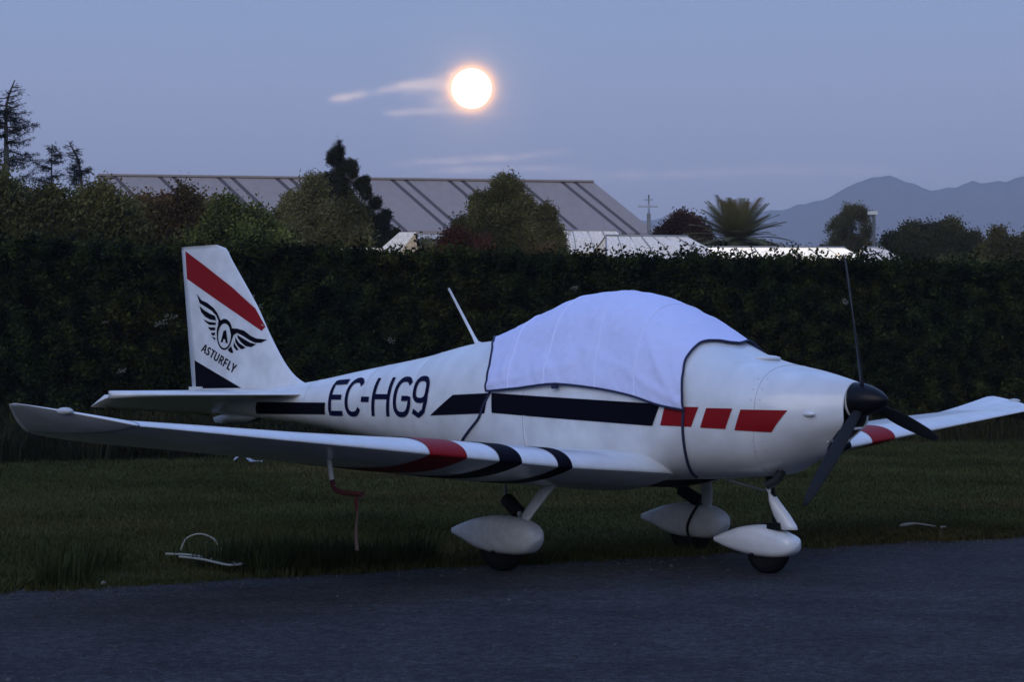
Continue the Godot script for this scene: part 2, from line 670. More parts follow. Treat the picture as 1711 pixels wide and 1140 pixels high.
# blobs are given as [x, y, z, rx, ry, rz] about the tree's base
func tree(called: String, label: String, at: Vector3, blobs: Array, kind: String, c: Color, c2: Color, sd: int, per := 420.0, gaps := 0.0, size := 1.0, category := "tree") -> Node3D:
	var t := thing(called, label, category, at)
	var bl := []
	var high := 0.5
	for b in blobs:
		bl.append([Vector3(b[0], b[1], b[2]), Vector3(b[3], b[4], b[5])])
		high = maxf(high, b[1])
	trunk(t, Vector3(0, high, 0), 0.05 + high * 0.016, bl, sd)
	crown(t, bl, per, kind, c, c2, sd, gaps, size)
	return t

func hedge() -> void:
	var h := thing("hedge", "tall clipped dark green hedge running the whole width behind the airplane", "hedge", Vector3(0, 0, -38.3))
	var n := FastNoiseLite.new()
	n.seed = 8
	n.frequency = 0.45
	n.fractal_octaves = 4
	var top := func(x: float) -> float: return 3.37 + 0.10 * n.get_noise_2d(x * 1.3, 500.0) + 0.05 * n.get_noise_2d(x * 6.0, 900.0) - 0.002 * x
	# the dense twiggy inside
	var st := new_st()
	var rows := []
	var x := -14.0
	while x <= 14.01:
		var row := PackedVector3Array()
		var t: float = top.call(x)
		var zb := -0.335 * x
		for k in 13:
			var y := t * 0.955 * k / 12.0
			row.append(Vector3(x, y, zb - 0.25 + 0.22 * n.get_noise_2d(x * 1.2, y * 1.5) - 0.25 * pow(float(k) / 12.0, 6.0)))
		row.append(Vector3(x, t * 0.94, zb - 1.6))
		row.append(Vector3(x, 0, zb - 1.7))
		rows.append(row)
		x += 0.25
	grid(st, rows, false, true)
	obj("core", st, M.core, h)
	rng.seed = 99
	var xfs := []
	var cols := []
	for i in 104000:
		var px := rng.randf_range(-13.9, 13.9)
		var t: float = top.call(px)
		var over := rng.randf() < 0.22
		var y := t * rng.randf()
		var zz := -0.335 * px + 0.28 * n.get_noise_2d(px * 1.2, y * 1.5) + 0.16 * n.get_noise_2d(px * 4.5, y * 4.5) - absf(rng.randfn()) * 0.09 - 0.02
		if over:
			y = t - 0.02 + rng.randfn() * 0.05
			if rng.randf() < (0.18 if px > 2.0 and px < 12.0 else 0.09):
				y += absf(rng.randfn()) * 0.13
			zz = -0.335 * px - rng.randf() * 1.5
		else:
			zz -= 0.28 * pow(y / t, 7.0)
			if n.get_noise_2d(px * 5.0 + 300.0, y * 5.0) < -0.30:
				continue
		var s := rng.randf_range(0.7, 1.35)
		xfs.append(Transform3D(Basis(Vector3(rng.randfn(), rng.randfn(), rng.randfn()).normalized(), rng.randf() * TAU).scaled(Vector3(s, s, s)), Vector3(px, y, zz)))
		var k := clampf(0.6 + 1.4 * n.get_noise_2d(px * 6.0 + 77.0, y * 6.0), 0.12, 1.9) * rng.randf_range(0.5, 1.5)
		var warm := clampf(0.3 + n.get_noise_2d(px * 0.9, y * 0.9 + 200.0), 0, 1)
		cols.append(Color(lerpf(0.028, 0.046, warm) * k, lerpf(0.040, 0.046, warm) * k, lerpf(0.012, 0.010, warm) * k))
	multi("foliage", clump("hedge"), xfs, cols, M.leaf, h)
	# a few pale flower heads in the hedge
	var flower := leaf_clump(12, 0.055, 0.05, 70, 0.7)
	var fm := mat(lin(0.15, 0.145, 0.11), 0.8)
	for q in [[-4.65, 2.60], [-4.42, 2.48], [-6.05, 2.20], [-5.9, 2.28], [-6.9, 2.22], [-6.65, 1.35], [-5.28, 1.42], [-2.2, 1.9], [1.1, 2.9], [6.4, 2.7]]:
		for k in 2:
			var o := obj_mesh("flower_head", flower, fm, h)
			o.position = Vector3(q[0] + rng.randf_range(-0.09, 0.09), q[1] + rng.randf_range(-0.05, 0.05), -0.335 * q[0] + 0.16)
			o.rotation = Vector3(rng.randf() * 6, rng.randf() * 6, 0)
			o.scale = Vector3.ONE * rng.randf_range(0.6, 1.1)

func conifer(label: String, at: Vector3, height: float, reach: float, lean: Array, sd: int, from := 0.12, dense := 1.0) -> void:
	var t := thing("conifer_tree", label, "tree", at)
	var r := RandomNumberGenerator.new()
	r.seed = sd
	var st := new_st()
	var axis := smooth_line(lean, 6)
	var radii := []
	for i in axis.size():
		radii.append(lerpf(height * 0.011, 0.014, float(i) / (axis.size() - 1)))
	tube(st, axis, radii, 8)
	obj("trunk", st, M.bark, t)
	var xfs := []
	var cols := []
	var levels := int(height * (3.4 if dense > 0.8 else 3.0))
	for i in levels:
		var f := from + (1.0 - from) * float(i) / levels
		var ip := f * (axis.size() - 1)
		var p: Vector3 = axis[int(ip)].lerp(axis[mini(int(ip) + 1, axis.size() - 1)], fmod(ip, 1.0))
		var length := reach * pow(1.0 - f, 0.75 if dense > 0.8 else 1.05) * r.randf_range(0.6, 1.15) + 0.12
		var kn := (4 if f < 0.8 else 2) if dense > 0.8 else 2
		for k in kn:
			if dense < 0.8 and f > 0.78 and r.randf() < 0.55:
				continue
			var a := r.randf() * TAU
			var d := Vector3(cos(a), 0, sin(a))
			var tip := p + d * length + Vector3(0, length * r.randf_range(-0.05, 0.38), 0)
			var mid := p.lerp(tip, 0.5) + Vector3(0, -length * 0.07, 0)
			var bs := new_st()
			tube(bs, [p, mid, tip], [0.022 + 0.008 * length, 0.016, 0.006], 5, false)
			obj("branch", bs, M.bark, t)
			var steps := int(length * (13.0 if dense > 0.8 else 20.0) * dense) + 2
			for s in steps:
				var u := 0.18 + 0.85 * float(s) / steps
				var q := p.lerp(mid, u * 2.0) if u < 0.5 else mid.lerp(tip, u * 2.0 - 1.0)
				var sc := r.randf_range(0.55, 1.0) * (1.15 - 0.55 * u) * (1.0 if dense > 0.8 else (0.98 if f < 0.72 else 0.55))
				xfs.append(Transform3D(Basis(Vector3(r.randfn(), r.randfn(), r.randfn()).normalized(), r.randf() * TAU).scaled(Vector3(sc, sc * 0.8, sc)), q + Vector3(r.randfn() * 0.06, -0.04 + r.randfn() * 0.05, r.randfn() * 0.06)))
				var c := Color(0.020, 0.028, 0.022) * r.randf_range(0.6, 1.4)
				cols.append(Color(c.r, c.g, c.b))
	multi("crown", clump("needle"), xfs, cols, M.leaf, t)

func palm(at: Vector3) -> void:
	var t := thing("palm_tree", "broad feather palm behind the long white greenhouse", "tree", at)
	var st := new_st()
	var rr := []
	for i in 15:
		rr.append(0.36 if i % 2 else 0.32)
	tube(st, smooth_line([Vector3.ZERO, Vector3(0, 3.2, 0), Vector3(0, 6.45, 0)], 7), rr, 10)
	obj("trunk", st, M.bark, t)
	var r := RandomNumberGenerator.new()
	r.seed = 61
	var fm := mat(lin(0.115, 0.115, 0.040), 0.7)
	var fm2 := mat(lin(0.16, 0.125, 0.050), 0.7)
	var shapes := []
	for v in 6:
		var bend: float = [0.10, 0.2, 0.3, 0.42, 0.55, 0.7][v]
		var fs := new_st()
		fs.set_smooth_group(-1)
		var pts := []
		var steps := 26
		for i in steps + 1:
			var u := float(i) / steps
			pts.append(Vector3(u * (1.0 - 0.12 * bend), -bend * u * u * 0.75, 0))
		tube(fs, pts, [0.022, 0.014, 0.010, 0.006], 4, false)
		for i in range(2, steps):
			var p: Vector3 = pts[i]
			var dd: Vector3 = (pts[i + 1] - pts[i]).normalized()
			var l := 0.25 * sin(PI * (0.12 + 0.84 * float(i) / steps)) + 0.04
			for s in [-1.0, 1.0]:
				var tipd := (dd * 0.65 + Vector3(0, 0.12, s * 0.9)).normalized()
				var tip := p + tipd * l + Vector3(0, -0.03, 0)
				var side := dd * 0.017
				tri(fs, p - side, tip, p + side)
		fs.generate_normals()
		shapes.append(fs.commit())
	for i in 96:
		var f := float(i) / 95
		var rise := lerpf(1.45, -0.25, pow(f, 0.85)) + r.randf_range(-0.08, 0.08)
		var v := clampi(int(f * 6 + r.randf_range(-0.8, 0.8)), 0, 5)
		var o := obj_mesh("frond", shapes[v], fm2 if r.randf() < 0.25 else fm, t)
		var s := r.randf_range(1.8, 2.15) * (1.0 if f > 0.12 else 0.85)
		o.transform = Transform3D(Basis(Vector3.UP, i * 2.39996 + r.randf_range(-0.15, 0.15)) * Basis(Vector3(0, 0, 1), rise) * Basis.from_scale(Vector3(s, s, s)), Vector3(0, 6.6, 0))

func trees() -> void:
	var G := func(r: float, g: float, b: float) -> Color: return Color(r, g, b)
	# left group
	conifer("tall sparse conifer with bent leader at the far left", Vector3(-15.0, 0, -62), 10.1, 1.95, [Vector3(0, 0, 0), Vector3(0.02, 5, 0), Vector3(0.02, 8.2, 0), Vector3(0.03, 9.4, 0), Vector3(0.27, 10.15, 0)], 101, 0.3, 0.72)
	conifer("second dark conifer beside the tall bent conifer", Vector3(-14.55, 0, -66), 8.8, 2.7, [Vector3(0, 0, 0), Vector3(0, 4, 0), Vector3(0.05, 8.7, 0)], 102, 0.2, 1.2)
	conifer("small conifer with leaning tip at the hangar roof's left end", Vector3(-12.75, 0, -62), 8.25, 1.3, [Vector3(0, 0, 0), Vector3(0.05, 5, 0), Vector3(-0.02, 7.4, 0), Vector3(-0.36, 8.3, 0)], 103, 0.3, 0.75)
	tree("bush", "big dark green bush mass under the conifers at the left", Vector3(-10.4, 0, -51), [[-1.6, 4.0, 0, 1.7, 2.1, 1.4], [0.1, 4.3, 0.2, 1.3, 1.7, 1.2], [0.9, 3.9, 0.2, 0.9, 1.5, 1.0], [-2.8, 3.6, 0, 1.5, 2.3, 1.3], [0, 2, 0.3, 2.4, 1.8, 1.2]], "broad", G.call(0.028, 0.034, 0.016), G.call(0.056, 0.060, 0.030), 201, 520.0, 0.0, 1.0, "bush")
	tree("bush", "brownish bush between the dark bush mass and the pale green bush", Vector3(-8.3, 0, -54), [[-1.1, 4.3, 0, 1.0, 1.6, 1.0], [0.0, 4.25, 0, 0.9, 1.6, 0.9], [1.0, 4.0, 0.2, 0.9, 1.5, 0.9], [0, 2.4, 0, 1.9, 1.7, 1]], "broad", G.call(0.040, 0.030, 0.018), G.call(0.060, 0.050, 0.030), 202, 560.0, 0.0, 0.8, "bush")
	tree("bush", "reddish shrub top in front of the hangar roof's left part", Vector3(-8.45, 0, -56), [[-0.6, 5.05, 0, 0.8, 0.95, 0.8], [0.4, 4.85, 0, 0.8, 0.95, 0.8], [1.2, 4.65, 0.1, 0.7, 0.8, 0.7], [0, 2.7, 0, 1.5, 2.0, 1]], "broad", G.call(0.060, 0.026, 0.018), G.call(0.070, 0.050, 0.026), 212, 560.0, 0.05, 0.8, "bush")
	tree("bush", "fresh green round bush above the hedge behind the airplane's fin", Vector3(-6.9, 0, -52.5), [[0, 3.85, 0, 1.0, 1.75, 0.9], [-0.9, 3.6, 0, 0.7, 1.4, 0.8], [0.8, 3.5, 0.1, 0.7, 1.4, 0.8]], "broad", G.call(0.036, 0.056, 0.022), G.call(0.075, 0.092, 0.038), 203, 560.0, 0.0, 0.9, "bush")
	tree("willow_tree", "grey green feathery tree left of the dark lobed conifer", Vector3(-5.35, 0, -56.5), [[0, 4.9, 0, 0.95, 1.6, 0.9], [-0.7, 4.3, 0, 0.75, 1.6, 0.8], [0.75, 4.2, 0.1, 0.8, 1.8, 0.8], [0.1, 3.2, 0.2, 1.4, 1.8, 0.9]], "fine", G.call(0.050, 0.056, 0.034), G.call(0.085, 0.090, 0.055), 204, 620.0, 0.0, 0.85)
	# dark lobed conifer
	var bl := [[-0.02, 8.45, 0, 0.13, 0.34, 0.13], [0.04, 8.0, 0, 0.17, 0.32, 0.17], [-0.04, 7.5, 0, 0.26, 0.42, 0.26], [0.15, 6.95, 0, 0.40, 0.5, 0.4], [0.5, 6.35, 0, 0.62, 0.55, 0.5], [0.85, 5.75, 0, 0.85, 0.6, 0.7], [1.05, 5.0, 0, 1.05, 0.8, 0.9], [1.0, 4.0, 0, 1.2, 0.9, 1.0], [0.8, 2.6, 0, 1.3, 1.2, 1.0]]
	var rr := RandomNumberGenerator.new()
	rr.seed = 9
	for i in 30:
		var f := float(i) / 29.0
		var y := lerpf(8.2, 5.2, f) + rr.randf_range(-0.1, 0.1)
		var s := -1.0 if i % 5 < 2 else 1.0
		var xr := (lerpf(0.16, 1.12, f) if s > 0 else lerpf(0.16, 0.95, pow(f, 0.6))) * rr.randf_range(0.8, 1.25)
		var cx := lerpf(0, 0.95, f) + s * xr
		for k in 2:
			bl.append([cx + s * 0.07 * k, y + 0.10 * k, rr.randf_range(-0.25, 0.25), 0.13 - 0.03 * k, 0.11, 0.12])
	tree("lobed_conifer", "dark knobbly conifer rising through the hangar roof line", Vector3(-5.45, 0, -66), bl, "needle", G.call(0.010, 0.013, 0.011), G.call(0.024, 0.028, 0.018), 205, 620.0, 0.0, 0.62)
	tree("broadleaf_tree", "tall olive green tree below the moon in front of the hangar", Vector3(-0.2, 0, -64), [[0.05, 6.75, 0, 0.55, 0.62, 0.55], [-0.25, 6.2, 0, 0.8, 0.75, 0.8], [0.6, 5.85, 0, 0.8, 0.8, 0.8], [-0.95, 5.2, 0.1, 0.8, 0.8, 0.8], [-1.6, 4.4, 0.1, 0.6, 0.8, 0.7], [1.2, 4.9, 0, 0.75, 1.0, 0.9], [-1.0, 4.5, 0, 0.8, 1.0, 0.8], [0.2, 4.4, 0.2, 1.5, 1.3, 1.0], [1.3, 4.3, 0, 0.7, 1.0, 0.8], [0, 3, 0, 1.6, 1.3, 1.0]], "fine", G.call(0.030, 0.036, 0.018), G.call(0.075, 0.078, 0.040), 206, 640.0, 0.05, 0.85)
	tree("bush", "dark red leaved bush at the left foot of the olive green tree", Vector3(-1.6, 0, -58), [[0, 4.1, 0, 0.75, 1.0, 0.7], [0.6, 4.0, 0, 0.6, 1.0, 0.7], [-0.6, 3.7, 0, 0.5, 0.9, 0.6], [0, 2.4, 0, 1.0, 1.6, 0.8]], "broad", G.call(0.034, 0.016, 0.014), G.call(0.055, 0.026, 0.022), 207, 700.0, -0.1, 0.7, "bush")
	tree("bush", "rusty brown bush at the right foot of the olive green tree", Vector3(0.78, 0, -58), [[0, 3.9, 0, 0.6, 0.95, 0.6], [0.5, 3.7, 0, 0.45, 0.8, 0.5], [0, 2.2, 0, 0.8, 1.5, 0.7]], "broad", G.call(0.045, 0.028, 0.016), G.call(0.065, 0.055, 0.030), 208, 700.0, 0.0, 0.7, "bush")
	tree("bush", "pale thin sapling bush left of the red leaved bush", Vector3(-2.55, 0, -60), [[0, 4.7, 0, 0.35, 0.7, 0.35], [0.35, 4.3, 0, 0.4, 0.6, 0.4], [0, 3.2, 0, 0.5, 1.2, 0.5]], "fine", G.call(0.060, 0.065, 0.040), G.call(0.090, 0.092, 0.060), 209, 500.0, 0.12, 0.7, "bush")
	# right group
	tree("bush", "dark maroon bush between the utility pole and the palm", Vector3(7.15, 0, -90), [[0.1, 7.4, 0, 0.7, 1.0, 0.7], [-0.5, 7.0, 0, 0.6, 0.8, 0.7], [0.8, 7.2, 0, 0.6, 0.8, 0.7], [0, 5, 0, 1.0, 2, 0.9]], "broad", G.call(0.018, 0.010, 0.010), G.call(0.030, 0.016, 0.014), 210, 620.0, -0.1, 1.0, "bush")
	palm(Vector3(8.6, 0, -80))
	tree("bush", "low brown bush under the palm's right side", Vector3(10.0, 0, -84), [[0, 5.9, 0, 0.9, 0.8, 0.8], [-1.3, 5.9, 0.5, 1.3, 0.75, 0.8], [-2.8, 6.1, 0.5, 0.9, 0.9, 0.8], [0, 3.8, 0, 1.6, 2, 1]], "broad", G.call(0.030, 0.026, 0.018), G.call(0.050, 0.045, 0.028), 211, 480.0, 0.0, 1.0, "bush")
	tree("bush", "low dark bush line behind the long greenhouse right of the palm", Vector3(13.3, 0, -98), [[-1.8, 6.5, 0, 1.4, 0.9, 0.9], [0, 6.6, 0, 1.3, 0.8, 0.9], [1.5, 6.4, 0, 1.2, 0.8, 0.9], [0, 4, 0, 2.6, 2.4, 1]], "broad", G.call(0.014, 0.018, 0.012), G.call(0.028, 0.032, 0.020), 213, 420.0, 0.0, 1.1, "bush")
	tree("broadleaf_tree", "slim grey green tree beside the pale lamp post", Vector3(16.2, 0, -100), [[0.1, 9.1, 0, 0.55, 0.6, 0.5], [-0.55, 8.5, 0, 0.5, 0.55, 0.5], [0.62, 8.7, 0, 0.4, 0.6, 0.5], [-0.85, 7.6, 0, 0.5, 0.5, 0.5], [-0.1, 7.7, 0, 0.6, 0.7, 0.6], [0.55, 7.3, 0, 0.5, 0.9, 0.5], [-0.4, 6.7, 0, 0.75, 0.6, 0.6], [0.3, 6.2, 0, 0.7, 0.8, 0.6]], "fine", G.call(0.040, 0.046, 0.034), G.call(0.070, 0.075, 0.055), 214, 420.0, 0.22, 0.9)
	tree("broadleaf_tree", "wide dome shaped dark tree in front of the mountain", Vector3(18.9, 0, -95), [[0, 6.9, 0, 1.5, 1.75, 1.3], [-1.1, 6.4, 0, 1.2, 1.5, 1.1], [1.2, 6.5, 0, 1.2, 1.5, 1.1], [-1.9, 5.5, 0, 0.9, 1.2, 1.0], [2.0, 5.6, 0, 0.9, 1.3, 1.0], [0, 4.5, 0, 2.4, 1.8, 1.1]], "broad", G.call(0.016, 0.020, 0.013), G.call(0.034, 0.038, 0.022), 215, 520.0, -0.05, 1.05)
	tree("bush", "olive bush at the right edge behind the hedge", Vector3(19.8, 0, -85), [[0, 5.9, 0, 1.2, 1.3, 1.0], [1.3, 5.8, 0, 1.2, 1.3, 1.0], [-1.0, 5.2, 0, 1.0, 1.1, 1.0], [-2.2, 4.7, 0.5, 1.2, 0.9, 1.0], [0, 4, 0, 2.0, 1.6, 1.0]], "broad", G.call(0.030, 0.034, 0.018), G.call(0.058, 0.058, 0.030), 216, 480.0, 0.0, 1.0, "bush")
	tree("bush", "low green bush behind the hedge right of the long greenhouse", Vector3(15.2, 0, -76), [[0, 4.6, 0, 1.3, 0.9, 0.8], [1.5, 4.5, 0, 1.3, 0.8, 0.8], [3.0, 4.5, 0, 1.2, 0.8, 0.8], [1.2, 3, 0, 2.4, 1.6, 0.8]], "broad", G.call(0.028, 0.036, 0.018), G.call(0.055, 0.060, 0.030), 217, 480.0, 0.0, 0.9, "bush")

# ---------------------------------------------------------------- buildings far behind
func hangar() -> void:
	var a := deg_to_rad(7.7)
	# ridge from its right end to the left, as in the photograph
	var t := thing("hangar", "long grey roofed hangar with paired dark strips down its roof", "building", Vector3(5.78, 0, -150.0), a)
	var L := 31.8
	var run := 4.5
	var skew := 3.75  # the plan is skewed: the eave lies to the right of the ridge
	var hr := 15.72
	var he := 11.72
	var roof_m := mat(Color(1, 1, 1), 0.75)
	roof_m.albedo_texture = noise_tex(0.02, lin(0.30, 0.245, 0.205), lin(0.38, 0.305, 0.255), 512, 5, 44)
	roof_m.uv1_triplanar = true
	roof_m.uv1_scale = Vector3(0.12, 0.12, 0.12)
	var strip_m := mat(lin(0.095, 0.068, 0.060), 0.7)
	var wall_m := mat(lin(0.30, 0.30, 0.31), 0.8)
	# local x runs along the ridge (0 at the right end, negative to the left), z towards the camera
	var at := func(x: float, s: float, lift: float) -> Vector3:
		return Vector3(x + skew * s, lerpf(hr, he, s) + lift, run * s)
	var starts := []
	for i in 9:
		var x0 := -1.36 - 4.05 * i
		starts.append([x0 - 0.18, x0 + 0.18])
		starts.append([x0 - 1.12, x0 - 0.76])
	starts.sort_custom(func(p, q): return p[0] > q[0])
	var slab := func(x0: float, x1: float, lift: float, thick: float) -> SurfaceTool:
		var st := new_st()
		st.set_smooth_group(-1)
		var p := []
		for l in [lift - thick, lift]:
			p.append(at.call(x0, 0.0, l))
			p.append(at.call(x1, 0.0, l))
			p.append(at.call(x1, 1.0, l))
			p.append(at.call(x0, 1.0, l))
		quad(st, p[4], p[5], p[6], p[7])
		quad(st, p[3], p[2], p[1], p[0])
		quad(st, p[7], p[6], p[2], p[3])
		quad(st, p[5], p[4], p[0], p[1])
		quad(st, p[6], p[5], p[1], p[2])
		quad(st, p[4], p[7], p[3], p[0])
		return st
	var last := 0.0
	for s in starts:
		obj("roof_panel", slab.call(s[1], last, 0.0, 0.25), roof_m, t)
		obj("roof_strip", slab.call(s[0], s[1], -0.04, 0.2), strip_m, t)
		last = s[0]
	obj("roof_panel", slab.call(-L - 3, last, 0.0, 0.25), roof_m, t)
	# far slope, ridge cap and walls
	var st := new_st()
	st.set_smooth_group(-1)
	quad(st, Vector3(0, hr - 0.02, 0), Vector3(-L - 3, hr - 0.02, 0), Vector3(-L - 3, he, -run * 2.0), Vector3(0, he, -run * 2.0))
	obj("far_roof", st, roof_m, t)
	st = new_st()
	box(st, Vector3(-L - 3, hr - 0.06, -0.25), Vector3(0.05, hr + 0.07, 0.2))
	obj("ridge_cap", st, roof_m, t)
	st = new_st()
	box(st, Vector3(-L + 1.0, 0, run - 0.6), Vector3(skew - 0.3, he - 0.3, run - 0.4))
	obj("wall", st, wall_m, t)
	st = new_st()
	st.set_smooth_group(-1)
	var g := PackedVector3Array([Vector3(skew - 0.9, 0, run - 0.7), Vector3(skew - 0.9, he - 0.4, run - 0.7), Vector3(-0.4, hr - 0.45, 0), Vector3(-0.4, he - 0.3, -run * 2.0 + 0.7), Vector3(-0.4, 0, -run * 2.0 + 0.7)])
	cap(st, g)
	obj("gable_wall", st, wall_m, t)
	# light fascia that shows along the bottom of the roof
	st = new_st()
	box(st, Vector3(-L, he - 0.55, run + 0.02), Vector3(skew, he - 0.27, run + 0.14))
	obj("fascia", st, mat(lin(0.7, 0.7, 0.68), 0.6), t)

# a low white house of plastic or glass panes on a frame, ridge along local x; the right end is hipped
func greenhouse(called: String, label: String, at: Vector3, turn: float, L: float, ridge: float, eave: float, depth: float, hip_l: float, hip_r: float, bays: int, m: Material) -> void:
	var t := thing(called, label, "greenhouse", at, turn)
	var rib := new_st()
	var half := depth / 2
	for i in bays:
		var x0 := L * i / bays
		var x1 := L * (i + 1) / bays
		var r0 := hip_l + (L - hip_l - hip_r) * i / bays
		var r1 := hip_l + (L - hip_l - hip_r) * (i + 1) / bays
		var g := 0.012
		var dx := (x1 - x0) * g
		for s in [1.0, -1.0]:
			var st := new_st()
			st.set_smooth_group(-1)
			var sag := 0.03 * sin(i * 2.1)
			var a := Vector3(r0 + dx, ridge, s * 0.02)
			var b := Vector3(r1 - dx, ridge, s * 0.02)
			var c := Vector3(x1 - dx, eave + sag, s * half)
			var d := Vector3(x0 + dx, eave + sag, s * half)
			var mid := Vector3(0, 0.09 + sag, 0)
			var ab := (a + d) * 0.5 + mid
			var bb := (b + c) * 0.5 + mid
			quad(st, a, b, bb, ab)
			quad(st, ab, bb, c, d)
			obj("roof_panel", st, m, t)
			st = new_st()
			st.set_smooth_group(-1)
			quad(st, Vector3(x0 + dx, eave - 0.05, s * half), Vector3(x1 - dx, eave - 0.05, s * half), Vector3(x1 - dx, 0, s * half), Vector3(x0 + dx, 0, s * half))
			obj("wall_panel", st, m, t)
			tube(rib, [Vector3(r0, ridge, 0), (Vector3(r0, ridge, 0) + Vector3(x0, eave, s * half)) * 0.5 + Vector3(0, 0.08, 0), Vector3(x0, eave, s * half), Vector3(x0, 0, s * half)], [0.025], 5)
	for e in [[0.0, hip_l], [L, L - hip_r]]:
		var st := new_st()
		st.set_smooth_group(-1)
		tri(st, Vector3(e[1], ridge, 0), Vector3(e[0], eave, half), Vector3(e[0], eave, -half))
		quad(st, Vector3(e[0], eave, half), Vector3(e[0], eave, -half), Vector3(e[0], 0, -half), Vector3(e[0], 0, half))
		obj("end_panel", st, m, t)
	tube(rib, [Vector3(hip_l, ridge + 0.02, 0), Vector3(L - hip_r, ridge + 0.02, 0)], [0.035], 6)
	tube(rib, [Vector3(L - hip_r, ridge, 0), Vector3(L, eave, half), Vector3(L, 0, half)], [0.03], 6)
	obj("frame", rib, mat(lin(0.30, 0.29, 0.28), 0.6), t)

func far_buildings() -> void:
	hangar()
	var film := mat(Color(1, 1, 1), 0.45)
	film.albedo_texture = noise_tex(0.03, lin(0.34, 0.31, 0.26), lin(0.88, 0.82, 0.72), 512, 5, 51)
	film.uv1_triplanar = true
	film.uv1_scale = Vector3(0.5, 0.5, 0.5)
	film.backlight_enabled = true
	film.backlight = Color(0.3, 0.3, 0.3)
	film.emission_enabled = true  # added glow: emission brightens greenhouse and shed panels, which are no lamps
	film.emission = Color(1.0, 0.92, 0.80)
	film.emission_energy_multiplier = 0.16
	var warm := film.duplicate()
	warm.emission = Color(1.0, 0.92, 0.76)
	warm.emission_energy_multiplier = 0.62  # stronger emission stands in for light from inside; no lamps are built
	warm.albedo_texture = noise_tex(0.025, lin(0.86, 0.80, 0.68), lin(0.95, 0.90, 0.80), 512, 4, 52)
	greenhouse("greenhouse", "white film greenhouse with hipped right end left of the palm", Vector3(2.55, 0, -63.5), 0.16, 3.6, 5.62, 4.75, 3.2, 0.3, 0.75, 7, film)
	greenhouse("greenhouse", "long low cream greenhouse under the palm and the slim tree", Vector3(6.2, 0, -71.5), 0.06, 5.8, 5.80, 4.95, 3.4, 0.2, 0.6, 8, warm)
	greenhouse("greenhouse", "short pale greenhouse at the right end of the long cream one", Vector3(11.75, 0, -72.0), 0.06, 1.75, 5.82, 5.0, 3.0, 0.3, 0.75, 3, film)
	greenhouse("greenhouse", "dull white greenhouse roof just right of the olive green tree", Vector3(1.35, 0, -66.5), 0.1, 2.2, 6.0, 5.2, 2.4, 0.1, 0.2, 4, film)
	# white shed at the left with a steep roof
	var t := thing("shed", "small white shed with sloping roof left of the red leaved bush", "shed", Vector3(-3.5, 0, -56))
	var st := new_st()
	st.set_smooth_group(-1)
	quad(st, Vector3(-0.15, 4.55, 0.6), Vector3(0.5, 5.18, 0.1), Vector3(0.95, 5.18, 0.1), Vector3(0.42, 4.5, 0.6))
	quad(st, Vector3(0.5, 5.17, 0.1), Vector3(0.95, 5.17, 0.1), Vector3(0.95, 4.5, -0.9), Vector3(0.5, 4.5, -0.9))
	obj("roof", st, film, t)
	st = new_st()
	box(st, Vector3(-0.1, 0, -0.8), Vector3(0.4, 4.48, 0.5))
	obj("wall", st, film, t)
	t = thing("shed", "low white flat roof showing above the hedge left of the sloping shed", "shed", Vector3(-4.05, 0, -55.6))
	st = new_st()
	box(st, Vector3(-0.45, 4.52, -1.2), Vector3(0.62, 4.72, 0.4))
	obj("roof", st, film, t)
	st = new_st()
	box(st, Vector3(-0.35, 0, -1.1), Vector3(0.52, 4.5, 0.3))
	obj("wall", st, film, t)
	# small pale sheds that show as specks over the hedge on the right
	t = thing("shed", "low pale wall strip behind the hedge right of the greenhouses", "shed", Vector3(13.4, 0, -71))
	st = new_st()
	box(st, Vector3(0, 0, -1), Vector3(1.7, 5.1, 0))
	obj("wall", st, mat(lin(0.42, 0.42, 0.33), 0.8), t)
	st = new_st()
	box(st, Vector3(-0.1, 5.12, -1.1), Vector3(1.8, 5.2, 0.1))
	obj("roof", st, mat(lin(0.3, 0.3, 0.26), 0.8), t)
	# utility pole
	t = thing("utility_pole", "slender pale utility pole with crossarms beside the hangar's right eave", "pole", Vector3(6.2, 0, -95))
	st = new_st()
	tube(st, [Vector3(0, 0, 0), Vector3(0, 8.9, 0)], [0.13, 0.09], 8)
	obj("pole", st, mat(lin(0.55, 0.56, 0.58), 0.6), t)
	st = new_st()
	tube(st, [Vector3(0, 8.9, 0), Vector3(0, 9.75, 0)], [0.05, 0.03], 6)
	obj("mast", st, M.grey_metal, t)
	st = new_st()
	box(st, Vector3(-0.5, 9.18, -0.03), Vector3(0.42, 9.24, 0.03))
	obj("crossarm", st, M.grey_metal, t)
	st = new_st()
	box(st, Vector3(-0.22, 9.5, -0.03), Vector3(0.2, 9.55, 0.03))
	obj("crossarm", st, M.grey_metal, t)
	# pale pole at the far left
	t = thing("utility_pole", "thin pale pole in front of the tall bent conifer", "pole", Vector3(-14.0, 0, -58))
	st = new_st()
	tube(st, [Vector3(0, 0, 0), Vector3(0.02, 7.7, 0)], [0.07, 0.05], 8)
	obj("pole", st, mat(lin(0.10, 0.11, 0.10), 0.7), t)
	# lamp post by the slim tree
	t = thing("lamp_post", "pale lamp post rising through the slim grey green tree", "lamp", Vector3(16.75, 0, -97))
	st = new_st()
	tube(st, [Vector3(0, 0, 0), Vector3(0, 9.0, 0)], [0.10, 0.07], 8)
	obj("pole", st, mat(lin(0.30, 0.31, 0.32), 0.6), t)
	st = new_st()
	box(st, Vector3(-0.28, 9.0, -0.12), Vector3(0.16, 9.16, 0.12))
	obj("lamp_head", st, mat(lin(0.7, 0.68, 0.6), 0.5), t)

